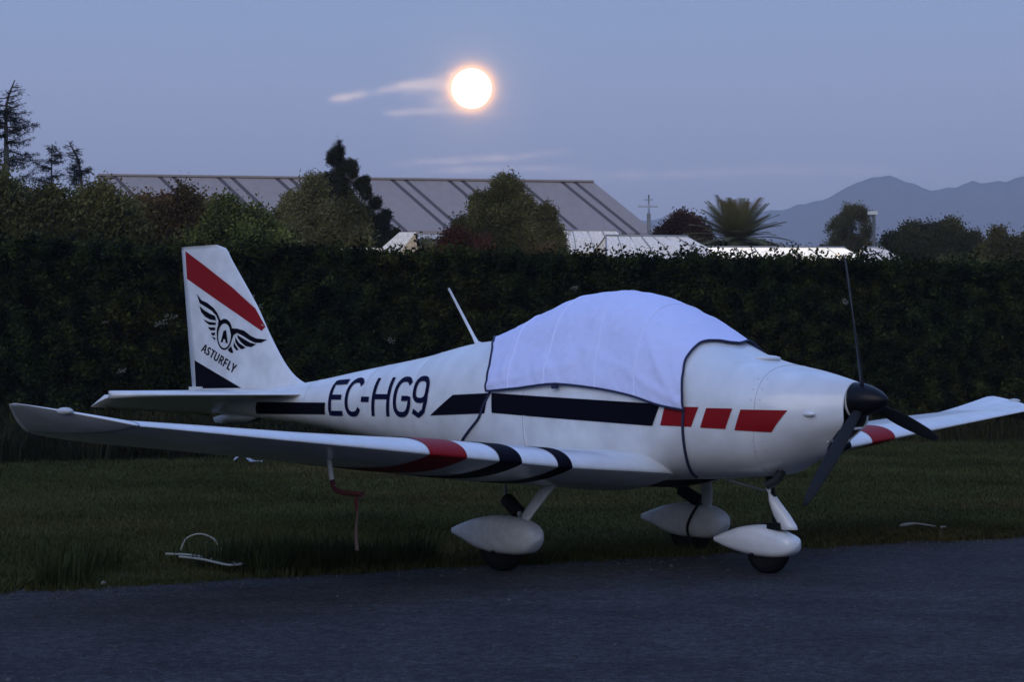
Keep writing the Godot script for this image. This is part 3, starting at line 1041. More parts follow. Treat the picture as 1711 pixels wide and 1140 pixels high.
func hills() -> void:
	var n := FastNoiseLite.new()
	n.seed = 4
	n.frequency = 0.004
	n.fractal_octaves = 5
	var prof := [[-2400.0, 260.0], [-1200.0, 230.0], [-400.0, 215.0], [0.0, 225.0], [150.0, 240.0], [197.0, 238.0], [235.0, 242.0], [296.0, 247.0], [345.0, 249.0], [373.0, 253.0], [424.0, 262.0], [454.0, 275.0], [501.0, 294.0], [544.0, 299.0], [570.0, 292.0], [604.0, 281.0], [630.0, 286.0], [673.0, 292.0], [716.0, 297.0], [760.0, 300.0], [900.0, 330.0], [1400.0, 380.0], [2400.0, 300.0]]
	var st := new_st()
	var rows := []
	for k in 15:
		var f := k / 14.0
		var row := PackedVector3Array()
		var x := -2400.0
		while x <= 2400.0:
			var top := interp(prof, x, 1)
			var y := top * pow(f, 0.8) + n.get_noise_2d(x, f * 700.0) * 34.0 * (f * (1.0 - f) * 3.4) + n.get_noise_2d(x * 5.0, f * 3000.0) * 9.0 * f
			row.append(Vector3(x, y if k else -5.0, -2050.0 - 950.0 * f + n.get_noise_2d(x + 900.0, f * 600.0) * 90.0 * (1.0 - f)))
			x += 12.0
		rows.append(row)
	var back := PackedVector3Array()
	for p in rows[-1]:
		back.append(Vector3(p.x, -5.0, -3500))
	rows.append(back)
	grid(st, rows, false, true)
	var m := mat(Color(1, 1, 1), 1.0)
	m.albedo_texture = noise_tex(0.02, lin(0.17, 0.135, 0.11), lin(0.31, 0.25, 0.19), 512, 5, 71)
	m.uv1_triplanar = true
	m.uv1_scale = Vector3(0.006, 0.006, 0.006)
	var o := obj("mountains", st, m, self)
	o.set_meta("kind", "structure")

func moon() -> void:
	var m := mat(Color(0.9, 0.85, 0.75), 1.0)
	m.emission_enabled = true
	m.emission = Color(1.0, 0.93, 0.78)
	m.emission_energy_multiplier = 3.6
	var s := SphereMesh.new()
	s.radius = 23.9
	s.height = 47.8
	s.radial_segments = 64
	s.rings = 32
	var o := obj_mesh("moon", s, m, self)
	o.position = Vector3(-48.3, 356.4, -2500)
	tag(o, "bright full moon low in the dusk sky above the hangar", "moon")

# ---------------------------------------------------------------- the airplane
# stations: x, top, bottom, half width, height of greatest width, exponents above and below it
const FUS := [
	[-5.92, 1.015, 0.900, 0.030, 0.955, 2.0, 2.0],
	[-5.20, 1.060, 0.850, 0.115, 0.95, 2.1, 2.1],
	[-4.66, 1.112, 0.808, 0.185, 0.95, 2.1, 2.2],
	[-4.10, 1.192, 0.735, 0.265, 0.95, 2.1, 2.3],
	[-3.50, 1.276, 0.645, 0.350, 0.94, 2.1, 2.4],
	[-2.95, 1.368, 0.560, 0.430, 0.93, 2.2, 2.5],
	[-2.50, 1.385, 0.505, 0.490, 0.92, 2.3, 2.6],
	[-2.00, 1.370, 0.500, 0.520, 0.92, 2.4, 2.8],
	[-1.30, 1.455, 0.530, 0.510, 0.92, 2.3, 2.8],
	[-1.10, 1.366, 0.540, 0.487, 0.92, 2.35, 2.7],
	[-0.95, 1.290, 0.548, 0.465, 0.92, 2.4, 2.6],
	[-0.70, 1.216, 0.570, 0.410, 0.92, 2.4, 2.6],
	[-0.50, 1.178, 0.605, 0.335, 0.92, 2.4, 2.5],
	[-0.36, 1.148, 0.642, 0.250, 0.93, 2.2, 2.4],
	[-0.21, 1.108, 0.690, 0.132, 0.95, 2.1, 2.2],
]

# the cowling's front is raked: its chin lies behind the spinner
func rake(y: float) -> float:
	return 1.05 * maxf(0.0, 0.87 - y)

func fus_z(at: float, y: float) -> float:
	var x := at
	if x > -0.7:
		var r := rake(y) / 0.49
		x = minf((x + 0.7 * r) / (1.0 - r), -0.21)
	var top := interp(FUS, x, 1)
	var bot := interp(FUS, x, 2)
	var w := interp(FUS, x, 3)
	var mid := interp(FUS, x, 4)
	var up := y >= mid
	var n := interp(FUS, x, 5 if up else 6)
	var t := (y - mid) / (top - mid) if up else (mid - y) / (mid - bot)
	return w * pow(maxf(0.0, 1.0 - pow(clampf(t, 0, 1), n)), 1.0 / n)

func fus_ring(x: float, grow := 0.0, sides := 56) -> PackedVector3Array:
	var top := interp(FUS, x, 1) + grow
	var bot := interp(FUS, x, 2) - grow
	var w := interp(FUS, x, 3) + grow
	var mid := interp(FUS, x, 4)
	var out := PackedVector3Array()
	for k in sides:
		var a := TAU * k / sides
		var c := cos(a)
		var s := sin(a)
		var n := interp(FUS, x, 5 if s >= 0 else 6)
		var hh := top - mid if s >= 0 else mid - bot
		var yy := mid + hh * signf(s) * pow(absf(s), 2.0 / n)
		out.append(Vector3(x - maxf(0.0, x + 0.7) / 0.49 * rake(yy), yy, w * signf(c) * pow(absf(c), 2.0 / n)))
	return out

func on_side(x: float, y: float, off: float) -> Vector3:
	var z := fus_z(x, y)
	var zx := (fus_z(x + 0.01, y) - fus_z(x - 0.01, y)) / 0.02
	var zy := (fus_z(x, y + 0.01) - fus_z(x, y - 0.01)) / 0.02
	var nn := Vector3(-zx, -zy, 1).normalized()
	return Vector3(x, y, z) + nn * off

# a patch of paint or film on the fuselage side: corners [x, y] from top left clockwise
func side_patch(called: String, c: Array, m: Material, parent: Node, off := 0.0025, nx := 16, ny := 6) -> void:
	var st := new_st()
	var rows := []
	for i in nx + 1:
		var u := float(i) / nx
		var row := PackedVector3Array()
		for j in ny + 1:
			var v := float(j) / ny
			var tx := Vector2(c[0][0], c[0][1]).lerp(Vector2(c[1][0], c[1][1]), u)
			var bx := Vector2(c[3][0], c[3][1]).lerp(Vector2(c[2][0], c[2][1]), u)
			var p := tx.lerp(bx, v)
			row.append(on_side(p.x, p.y, off))
		rows.append(row)
	grid(st, rows, false, true)
	obj(called, st, m, parent)
	# the port side carries the same paint
	var st2 := new_st()
	var rows2 := []
	for row in rows:
		var r2 := PackedVector3Array()
		for p in row:
			r2.append(Vector3(p.x, p.y, -p.z))
		rows2.append(r2)
	grid(st2, rows2, false, false)
	obj(called, st2, m, parent)

# brush strokes of one letter on the fuselage side
func letter(strokes: Array, w: float, m: Material, parent: Node) -> void:
	var st := new_st()
	for s in strokes:
		var pts := []
		for i in s.size() - 1:
			var a := Vector2(s[i][0], s[i][1])
			var b := Vector2(s[i + 1][0], s[i + 1][1])
			var n := maxi(1, int(a.distance_to(b) / 0.02))
			for k in n:
				pts.append(a.lerp(b, float(k) / n))
		pts.append(Vector2(s[-1][0], s[-1][1]))
		var rows := []
		for i in pts.size():
			var d: Vector2 = (pts[mini(i + 1, pts.size() - 1)] - pts[maxi(i - 1, 0)]).normalized()
			var nn := Vector2(-d.y, d.x) * w * 0.5
			var p: Vector2 = pts[i]
			if i == 0:
				p -= d * w * 0.35
			if i == pts.size() - 1:
				p += d * w * 0.35
			rows.append(PackedVector3Array([on_side(p.x + nn.x, p.y + nn.y, 0.004), on_side(p.x, p.y, 0.004), on_side(p.x - nn.x, p.y - nn.y, 0.004)]))
		grid(st, rows, false, true)
	obj("registration_letter", st, M.letter, parent)

func arc(cx: float, cy: float, rx: float, ry: float, a0: float, a1: float, n := 18) -> Array:
	var out := []
	for i in n + 1:
		var a := deg_to_rad(lerpf(a0, a1, float(i) / n))
		# a squared off oval like stencil capitals
		var c := cos(a)
		var s := sin(a)
		out.append([cx + rx * signf(c) * pow(absf(c), 0.75), cy + ry * signf(s) * pow(absf(s), 0.75)])
	return out

# wing: points round the section at span position z (s = 0 trailing edge above, 0.5 nose, 1 trailing edge below)
func wing_point(z: float, s: float, off := 0.0) -> Vector3:
	var az := absf(z)
	var u := clampf((az - 4.08) / 0.33, 0, 1)
	var root := clampf((1.15 - az) / 0.75, 0, 1)
	var le := -1.34 - 0.50 * pow(u, 1.7) + 0.10 * pow(root, 1.6)
	var te := -2.60 + 0.02 * az + 0.63 * pow(maxf(0.0, az - 3.3) / 1.1, 2.0)
	var chord := le - te
	var y0 := 0.525 + 0.092 * az + 0.075 * pow(u, 1.3) + 0.02 * root
	var th := interp([[0.0, 0.170], [1.1, 0.155], [2.0, 0.136], [2.7, 0.098], [3.4, 0.074], [4.1, 0.062]], az, 1) * lerpf(1.0, 0.8, u)
	var a := absf(s - 0.5) * 2.0  # 0 nose .. 1 trailing edge
	var c := pow(a, 1.9)
	# a blunt nose above, a flat wedge below
	var t := 0.62 * th * (pow(1.0 - pow(1.0 - c / 0.22, 2.4), 0.5) if c < 0.22 else cos(PI / 2 * pow((c - 0.22) / 0.78, 1.25)))
	if s >= 0.5:
		t = 0.40 * th * (sin(PI / 2 * pow(c / 0.35, 0.85)) if c < 0.35 else cos(PI / 2 * (c - 0.35) / 0.65))
	var yy := (t if s < 0.5 else -t) * chord
	var sgn := 1.0 if s < 0.5 else -1.0
	var p := Vector3(le - c * chord, y0 + yy - 0.045 * c * chord, z)
	if off != 0.0:
		var nn := Vector3(maxf(0.0, 1.0 - c * 8.0), sgn, 0)
		if absf(s - 0.5) < 0.04:
			nn = Vector3(1, sgn * absf(s - 0.5) * 10.0, 0)
		p += nn.normalized() * off
	return p

func wing_patch(z0: float, z1: float, off: float, n := 2, flip := false) -> SurfaceTool:
	var st := new_st()
	var rows := []
	for i in n + 1:
		var z := lerpf(z0, z1, float(i) / n)
		var row := PackedVector3Array()
		for k in 61:
			row.append(wing_point(z, k / 60.0, off))
		rows.append(row)
	grid(st, rows, false, flip)
	return st

func build_wing(plane: Node3D, side: float) -> void:
	var zs := [0.28, 0.4, 0.5, 0.6, 0.7, 0.8, 0.9, 1.0, 1.1, 1.2, 1.5, 2.0, 2.5, 3.0, 3.3, 3.5, 3.65, 3.8, 3.9, 4.0, 4.076]
	var st := new_st()
	var rows := []
	for z in zs:
		var row := PackedVector3Array()
		for k in 61:
			row.append(wing_point(z * side, k / 60.0))
		rows.append(row)
	grid(st, rows, true, side < 0)
	var w := obj("wing", st, M.white, plane)
	st = new_st()
	rows = []
	for i in 15:
		var z := lerpf(4.080, 4.40, i / 14.0)
		var row := PackedVector3Array()
		for k in 61:
			row.append(wing_point(z * side, k / 60.0))
		rows.append(row)
	grid(st, rows, true, side < 0)
	cap(st, rows[-1], side > 0)
	cap(st, rows[0], side < 0)
	var wt := obj("wing_tip", st, M.white, w)
	st = new_st()
	ellipsoid(st, wing_point(4.30 * side, 0.47) + Vector3(0.0, 0.0, 0.0), Vector3(0.05, 0.018, 0.03))
	obj("navigation_light", st, M.worn_white, wt)
	for b in [[1.10, 1.22, M.navy, "navy_band"], [1.515, 1.695, M.navy, "navy_band"], [1.945, 2.225, M.red, "red_band"]]:
		obj(b[3], wing_patch(b[0] * side, b[1] * side, 0.0025, 3, side < 0), b[2], w)

func fin_z(x: float, y: float) -> float:
	var te := fin_te(y)
	var le := fin_le(y)
	var c := clampf((le - x) / maxf(le - te, 0.01), 0, 1)
	return 5.0 * 0.075 * (le - te) * 0.72 * (0.2969 * sqrt(c) - 0.1260 * c - 0.3516 * c * c + 0.2843 * c * c * c - 0.1030 * c * c * c * c) + 0.002

const FIN_LE := [[1.00, -4.45], [1.06, -4.60], [1.10, -4.755], [1.16, -4.87], [1.25, -4.970], [1.453, -5.128], [1.64, -5.252], [1.80, -5.380], [2.02, -5.562], [2.075, -5.60], [2.105, -5.65], [2.118, -5.72]]

func fin_le(y: float) -> float:
	return interp(FIN_LE, y, 1)

func fin_te(y: float) -> float:
	return lerpf(-5.985, -6.127, (y - 1.0) / 1.12)

func fin_patch(poly: Array, off: float, m: Material, called: String, parent: Node) -> void:
	var pts := PackedVector2Array()
	for q in poly:
		pts.append(Vector2(q[0], q[1]))
	var idx := Geometry2D.triangulate_polygon(pts)
	for s in [1.0, -1.0]:
		var st := new_st()
		st.set_smooth_group(-1)
		for i in range(0, idx.size(), 3):
			# cut each triangle small so that it follows the skin
			fin_tri(st, pts[idx[i]], pts[idx[i + 1]], pts[idx[i + 2]], off, s, 3)
		obj(called, st, m, parent)

func fin_tri(st: SurfaceTool, a: Vector2, b: Vector2, c: Vector2, off: float, s: float, depth: int) -> void:
	if depth > 0 and maxf(a.distance_to(b), maxf(b.distance_to(c), a.distance_to(c))) > 0.12:
		var ab := (a + b) / 2
		var bc := (b + c) / 2
		var ca := (c + a) / 2
		fin_tri(st, a, ab, ca, off, s, depth - 1)
		fin_tri(st, ab, b, bc, off, s, depth - 1)
		fin_tri(st, ca, bc, c, off, s, depth - 1)
		fin_tri(st, ab, bc, ca, off, s, depth - 1)
		return
	var p := []
	for w in [a, b, c]:
		var q := Vector2(minf(w.x, fin_le(w.y) - 0.003), w.y)
		p.append(Vector3(q.x, q.y, s * (fin_z(q.x, q.y) + off)))
	# clockwise as seen from outside
	var clockwise: bool = (b - a).cross(c - a) < 0
	if clockwise == (s > 0):
		tri(st, p[0], p[1], p[2])
	else:
		tri(st, p[0], p[2], p[1])

func build_fin(plane: Node3D) -> void:
	var st := new_st()
	var rows := []
	var ys := []
	for i in 40:
		ys.append(lerpf(1.0, 2.118, i / 39.0))
	for y in ys:
		var row := PackedVector3Array()
		var le := fin_le(y)
		var te := fin_te(y)
		for k in 41:
			var s := k / 40.0
			var a := absf(s - 0.5) * 2.0
			var x := le - pow(a, 1.8) * (le - te)
			var z := fin_z(x, y) if a > 0.001 else 0.0
			row.append(Vector3(x, y, z if s < 0.5 else -z))
		rows.append(row)
	grid(st, rows, true, false)
	cap(st, rows[-1], false)
	var f := obj("fin", st, M.white, plane)
	fin_patch([[-6.075, 2.088], [-5.835, 1.968], [-5.52, 1.80], [-5.272, 1.640], [-5.165, 1.505], [-5.195, 1.475], [-5.45, 1.60], [-5.742, 1.735], [-6.055, 1.880]], 0.002, M.red, "red_stripe", f)
	fin_patch([[-5.962, 1.272], [-5.40, 1.066], [-5.945, 1.062]], 0.002, M.navy, "navy_triangle", f)
	# winged emblem
	var em := [
		[[-5.932, 1.764], [-5.875, 1.716], [-5.798, 1.691], [-5.726, 1.653], [-5.681, 1.613], [-5.65, 1.566], [-5.625, 1.549], [-5.665, 1.508], [-5.675, 1.528], [-5.67, 1.56], [-5.696, 1.597], [-5.747, 1.631], [-5.818, 1.662], [-5.896, 1.693]],
		[[-5.901, 1.674], [-5.839, 1.639], [-5.767, 1.611], [-5.711, 1.594], [-5.696, 1.561], [-5.767, 1.569], [-5.828, 1.59], [-5.875, 1.624]],
		[[-5.849, 1.574], [-5.787, 1.553], [-5.695, 1.544], [-5.706, 1.528], [-5.777, 1.53], [-5.828, 1.554]],
		[[-5.797, 1.514], [-5.705, 1.509], [-5.71, 1.489], [-5.766, 1.49]],
		[[-5.761, 1.47], [-5.705, 1.473], [-5.72, 1.45], [-5.746, 1.454]],
		[[-5.751, 1.444], [-5.7, 1.43], [-5.715, 1.417]],
		[[-5.540, 1.500], [-5.455, 1.497], [-5.375, 1.48], [-5.306, 1.443], [-5.248, 1.423], [-5.136, 1.412], [-5.194, 1.39], [-5.257, 1.391], [-5.316, 1.411], [-5.385, 1.441], [-5.454, 1.465], [-5.494, 1.45], [-5.514, 1.414], [-5.530, 1.395], [-5.520, 1.44]],
		[[-5.454, 1.452], [-5.375, 1.419], [-5.306, 1.392], [-5.243, 1.381], [-5.296, 1.36], [-5.355, 1.367], [-5.405, 1.393], [-5.444, 1.426]],
		[[-5.474, 1.436], [-5.434, 1.394], [-5.355, 1.357], [-5.404, 1.345], [-5.444, 1.368], [-5.474, 1.401]],
		[[-5.489, 1.401], [-5.469, 1.375], [-5.434, 1.342], [-5.464, 1.339], [-5.494, 1.369]],
		[[-5.544, 1.356], [-5.519, 1.369], [-5.494, 1.323], [-5.523, 1.32], [-5.559, 1.34]],
		[[-5.644, 1.400], [-5.609, 1.484], [-5.579, 1.487], [-5.560, 1.392], [-5.585, 1.394], [-5.590, 1.420], [-5.611, 1.423], [-5.620, 1.400]],
	]
	for p in em:
		fin_patch(p, 0.003, M.navy, "emblem_feather" if p.size() != 8 or p[0][0] < -5.7 or p[0][0] > -5.5 else "emblem_mark", f)
	for s in [1.0, -1.0]:
		st = new_st()
		rows = []
		for i in 33:
			var a := TAU * i / 32
			var w := 0.014 + 0.020 * maxf(0.0, sin(a))
			var c := Vector2(-5.599, 1.447)
			var p := c + Vector2(cos(a) * 0.075, sin(a) * 0.090)
			var q := c + Vector2(cos(a) * (0.075 + w), sin(a) * (0.090 + w))
			rows.append(PackedVector3Array([Vector3(p.x, p.y, s * (fin_z(p.x, p.y) + 0.003)), Vector3(q.x, q.y, s * (fin_z(q.x, q.y) + 0.003))]))
		grid(st, rows, false, s > 0)
		obj("emblem_ring", st, M.navy, f)
	# the flying club's name in slanting capitals
	var tm := TextMesh.new()
	tm.text = "ASTURFLY"
	var font := SystemFont.new()
	font.font_names = PackedStringArray(["Droid Sans"])
	font.font_weight = 700
	tm.font = font
	tm.font_size = 32
	tm.pixel_size = 0.01
	tm.depth = 0.0
	tm.curve_step = 2.0
	var box3 := tm.get_aabb()
	var arr := tm.get_mesh_arrays()
	var vs: PackedVector3Array = arr[Mesh.ARRAY_VERTEX]
	var ix: PackedInt32Array = arr[Mesh.ARRAY_INDEX]
	for s in [1.0, -1.0]:
		st = new_st()
		st.set_smooth_group(-1)
		for i in range(0, ix.size(), 3):
			var p := []
			for k in 3:
				var v: Vector3 = vs[ix[i + k]]
				var u := (v.x - box3.position.x) / box3.size.x
				var t := (v.y - box3.position.y) / box3.size.y
				if s < 0:
					u = 1.0 - u
				var x := lerpf(-5.884, -5.490, u) + 0.040 * t
				var y := lerpf(1.341, 1.170, u) + lerpf(0.054, 0.060, u) * t
				if s < 0:
					y = lerpf(1.341, 1.170, u) + lerpf(0.054, 0.060, u) * t
				p.append(Vector3(x, y, s * (fin_z(x, y) + 0.003)))
			tri(st, p[0], p[1], p[2])
		obj("lettering", st, M.navy, f)
	st = new_st()
	rows = []
	for q in [[-5.74, 0.815, 0.850], [-5.60, 0.80, 0.88], [-5.40, 0.805, 0.89], [-5.22, 0.835, 0.89]]:
		rows.append(PackedVector3Array([Vector3(q[0], q[1], 0.0), Vector3(q[0], q[2], 0.013), Vector3(q[0], q[2], -0.013)]))
	grid(st, rows, true, true)
	cap(st, rows[0], true)
	obj("ventral_fin", st, M.white, f)
	# hinge fitting at the foot of the rudder
	st = new_st()
	box(st, Vector3(-6.0, 1.03, -0.03), Vector3(-5.86, 1.075, 0.03))
	obj("rudder_foot", st, M.white, f)

func build_tail(plane: Node3D) -> void:
	for side in [1.0, -1.0]:
		var st := new_st()
		var rows := []
		var es := new_st()
		var erows := []
		for i in 9:
			var u := i / 8.0
			var z: float = lerpf(0.06, 1.25, u) * side
			var le := lerpf(-4.53, -5.28, u)
			if i == 8:
				le -= 0.02
			var hg := lerpf(-5.36, -5.345, u)
			var te := lerpf(-5.76, -5.56, u)
			var row := PackedVector3Array()
			for k in 25:
				var s := k / 24.0
				var a := absf(s - 0.5) * 2.0
				var c := pow(a, 1.8)
				var t := 0.056 * lerpf(1.0, 0.8, u) * (sqrt(c) * (1.0 - 0.42 * c)) * (1.0 if c < 0.999 else 0.95)
				row.append(Vector3(lerpf(le, hg, c), 1.022 + (t if s < 0.5 else -t), z))
			rows.append(row)
			var er := PackedVector3Array()
			var droop := deg_to_rad(23.0)
			for k in 13:
				var s := k / 12.0
				var a := absf(s - 0.5) * 2.0
				var t := 0.024 * lerpf(1.0, 0.75, u) * (1.0 - a) * (1.0 if a > 0.15 else 0.9)
				var d := (hg - te) * a
				var yy := (t if s < 0.5 else -t)
				er.append(Vector3(hg - 0.004 - d * cos(droop) + yy * sin(droop) * -1.0, 1.022 - d * sin(droop) + yy * cos(droop), z))
			erows.append(er)
		grid(st, rows, true, side < 0)
		cap(st, rows[-1], side > 0)
		obj("stabilizer", st, M.white, plane)
		grid(es, erows, true, side < 0)
		cap(es, erows[-1], side > 0)
		obj("elevator", es, M.white, plane)

# a streamlined wheel fairing: rows [x, top, bottom, half width]
func fairing(c: Array, z: float) -> SurfaceTool:
	var st := new_st()
	var rows := []
	var n := 30
	for i in n + 1:
		var x := lerpf(c[0][0], c[-1][0], 0.5 - 0.5 * cos(PI * i / n))
		var top := interp(c, x, 1)
		var bot := interp(c, x, 2)
		var w := interp(c, x, 3)
		var ring := PackedVector3Array()
		for k in 20:
			var a := TAU * k / 20
			var yy := (top + bot) / 2 + (top - bot) / 2 * signf(sin(a)) * pow(absf(sin(a)), 0.62)
			ring.append(Vector3(x, yy, z + w * signf(cos(a)) * pow(absf(cos(a)), 0.62)))
		rows.append(ring)
	grid(st, rows, true, true)
	cap(st, rows[0], true)
	cap(st, rows[-1], false)
	return st

func wheel(parent: Node3D, c: Vector3, r: float, w: float) -> void:
	var st := new_st()
	var rows := []
	for k in 13:
		var a := PI * k / 12.0
		var ring := PackedVector3Array()
		for j in 36:
			var b := TAU * j / 36
			var rr := r - (r * 0.30) * (1.0 - pow(sin(a), 0.6))
			ring.append(c + Vector3(cos(b) * rr, sin(b) * rr, -cos(a) * w / 2))
		rows.append(ring)
	grid(st, rows, true, false)
	var ty := obj("wheel", st, M.rubber, parent)
	st = new_st()
	for s in [-1.0, 1.0]:
		tube(st, [c + Vector3(0, 0, s * w * 0.5), c + Vector3(0, 0, s * w * 0.32)], [r * 0.70, r * 0.5], 20)
	obj("rim", st, M.rim, ty)

func airplane() -> void:
	var plane := thing("airplane", "small white low wing airplane with red and navy stripes parked at the asphalt edge", "airplane", Vector3(2.064, 0, -11.54), -0.738)
	# fuselage
	var st := new_st()
	var rows := []
	var xs := []
	for i in 71:
		xs.append(lerpf(-5.92, -0.21, i / 70.0))
	for x in xs:
		rows.append(fus_ring(x))
	# rounded lip of the cowling that turns inwards
	var lip: PackedVector3Array = rows[-1]
	for q in [[0.006, 0.975], [0.006, 0.945], [-0.004, 0.92]]:
		var ring := PackedVector3Array()
		for p in lip:
			var y: float = 0.905 + (p.y - 0.905) * q[1]
			ring.append(Vector3(-0.21 + q[0] - rake(y), y, p.z * q[1]))
		rows.append(ring)
	grid(st, rows, true, false)
	cap(st, rows[0], false)
	var f := obj("fuselage", st, M.white, plane)
	# nose ring behind the spinner, the chin intake and its bars
	st = new_st()
	rows = []
	for q in [[-0.222, 0.094], [-0.208, 0.103], [-0.202, 0.098], [-0.206, 0.086]]:
		var ring := PackedVector3Array()
		for k in 32:
			ring.append(Vector3(q[0], 1.0 + sin(TAU * k / 32) * q[1], cos(TAU * k / 32) * q[1]))
		rows.append(ring)
	grid(st, rows, true, false)
	obj("nose_ring", st, M.white, plane)
	st = new_st()
	var back := PackedVector3Array()
	for p in lip:
		var y := 0.905 + (p.y - 0.905) * 0.94
		back.append(Vector3(-0.27 - rake(y), y, p.z * 0.94))
	cap(st, back, true)
	obj("air_intake", st, M.black, plane)
	for y in [0.845, 0.775]:
		st = new_st()
		var bx: float = -0.205 - rake(y)
		tube(st, [Vector3(bx - 0.012, y, 0.112), Vector3(bx, y - 0.004, 0.0), Vector3(bx - 0.012, y, -0.112)], [0.008], 8)
		obj("intake_bar", st, M.white, plane)
	# fasteners along the cowling joint
	st = new_st()
	for q in [[-0.645, 9], [-0.595, 9]]:
		for k in int(q[1]):
			var p := on_side(q[0], lerpf(0.66, 1.12, k / 8.0), 0.0005)
			ellipsoid(st, p, Vector3(0.0035, 0.0035, 0.0015), 6, 4)
			ellipsoid(st, Vector3(p.x, p.y, -p.z), Vector3(0.0035, 0.0035, 0.0015), 6, 4)
	var fast := obj("fasteners", st, M.grey_metal, f)
	fast.set_meta("kind", "stuff")
	# stripes
	side_patch("navy_stripe", [[-2.522, 1.038], [-1.193, 0.979], [-1.246, 0.852], [-2.512, 0.916]], M.navy, f, 0.0025, 30)
	side_patch("navy_stripe", [[-2.899, 1.025], [-2.550, 1.037], [-2.579, 0.912], [-3.125, 0.893]], M.navy, f, 0.0025, 16)
	side_patch("navy_stripe", [[-5.124, 0.967], [-4.286, 0.968], [-4.296, 0.888], [-5.159, 0.883]], M.navy, f, 0.0025, 20)
	side_patch("red_block", [[-1.164, 0.965], [-0.947, 0.962], [-0.994, 0.850], [-1.193, 0.856]], M.red, f)
	side_patch("red_block", [[-0.899, 0.957], [-0.743, 0.955], [-0.786, 0.840], [-0.938, 0.846]], M.red, f)
	side_patch("red_block", [[-0.696, 0.950], [-0.450, 0.946], [-0.537, 0.824], [-0.733, 0.834]], M.red, f)
	# registration
	letter([[[-4.095, 1.108], [-4.232, 1.102], [-4.232, 0.897], [-4.098, 0.897]], [[-4.232, 1.005], [-4.115, 1.005]]], 0.034, M.navy, f)
	letter([arc(-3.965, 1.006, 0.078, 0.112, 48, 318, 26)], 0.034, M.navy, f)
	letter([[[-3.862, 0.992], [-3.800, 0.992]]], 0.036, M.navy, f)
	letter([[[-3.738, 1.120], [-3.738, 0.895]], [[-3.575, 1.124], [-3.575, 0.895]], [[-3.738, 1.010], [-3.575, 1.010]]], 0.034, M.navy, f)
	var gg := arc(-3.425, 1.010, 0.080, 0.114, 48, 345, 26)
	gg.append([-3.350, 1.000])
	gg.append([-3.420, 1.000])
	letter([gg], 0.034, M.navy, f)
	var nine := arc(-3.235, 1.058, 0.066, 0.070, -10, 350, 24)
	letter([nine, [[-3.170, 1.058], [-3.172, 0.985], [-3.195, 0.92], [-3.245, 0.892], [-3.295, 0.915]]], 0.034, M.navy, f)
	# cowling blister, canopy lip, seams
	st = new_st()
	ellipsoid(st, Vector3(-0.36, 0.925, 0.245), Vector3(0.05, 0.016, 0.022))
	obj("cowl_blister", st, M.white, f)
	st = new_st()
	ellipsoid(st, Vector3(-0.82, 1.240, 0.0), Vector3(0.085, 0.020, 0.11), 16, 8)
	obj("cowl_lip", st, M.white, f)
	st = new_st()
	var seam := []
	for k in 15:
		seam.append(on_side(-2.228, lerpf(0.60, 0.905, k / 14.0), 0.001))
	tube(st, seam, [0.006], 6)
	obj("panel_seam", st, M.white, f)
	for sx in [-0.62, -2.24, -3.32, -3.86, -4.55]:
		st = new_st()
		var sr := fus_ring(sx, 0.0006, 56)
		var pts := []
		for k in sr.size() + 1:
			pts.append(sr[k % sr.size()])
		tube(st, pts, [0.0014], 4, false)
		obj("panel_seam", st, M.worn_white, f)

	build_wing(plane, 1.0)
	build_wing(plane, -1.0)
	build_fin(plane)
	build_tail(plane)

	# spinner
	st = new_st()
	rows = []
	for i in 15:
		var u := i / 14.0
		var r := 0.100 * pow(1.0 - pow(u, 1.75), 0.72)
		var ring := PackedVector3Array()
		for k in 32:
			ring.append(Vector3(lerpf(-0.206, 0.006, u), 1.003 + sin(TAU * k / 32) * r, cos(TAU * k / 32) * r))
		rows.append(ring)
	grid(st, rows, true, false)
	cap(st, rows[0], true)
	obj("spinner", st, M.spinner, plane)
	# propeller blades
	for b in 3:
		var a := 1.807 - b * TAU / 3
		var er := Vector3(0, sin(a), -cos(a))
		var et := Vector3(0, cos(a), sin(a))
		st = new_st()
		rows = []
		for i in 22:
			var u := i / 21.0
			var r := lerpf(0.07, 0.815, u)
			var chord := interp([[0.0, 0.046], [0.15, 0.058], [0.45, 0.076], [0.75, 0.064], [0.93, 0.046], [1.0, 0.014]], u, 1)
			var beta := deg_to_rad(lerpf(58, 17, pow(u, 0.7)))
			var th := chord * lerpf(0.30, 0.10, minf(1.0, u * 1.8))
			var cd := et * cos(beta) + Vector3(1, 0, 0) * sin(beta)
			var nd := cd.cross(er)
			var ring := PackedVector3Array()
			for k in 16:
				var t := TAU * k / 16
				ring.append(Vector3(-0.150, 1.003, 0) + er * r + cd * (cos(t) * chord * 0.5) + nd * (sin(t) * th * 0.5))
			rows.append(ring)
		grid(st, rows, true, true)
		cap(st, rows[-1], false)
		obj("propeller_blade", st, M.blade, plane)

	# main landing gear
	for s in [1.0, -1.0]:
		st = new_st()
		var leg := [Vector3(-1.80, 0.60, 0.56 * s), Vector3(-1.82, 0.50, 0.74 * s), Vector3(-1.87, 0.37, 0.84 * s), Vector3(-1.93, 0.25, 0.90 * s)]
		var lp := smooth_line(leg, 4)
		rows = []
		for i in lp.size():
			var u := float(i) / (lp.size() - 1)
			var hw := lerpf(0.055, 0.036, u)
			var ring := PackedVector3Array()
			for k in 16:
				var t := TAU * k / 16
				ring.append(lp[i] + Vector3(cos(t) * hw, sin(t) * 0.010, sin(t) * 0.013 * s))
			rows.append(ring)
		grid(st, rows, true, s > 0)
		obj("gear_leg", st, M.worn_white, plane)
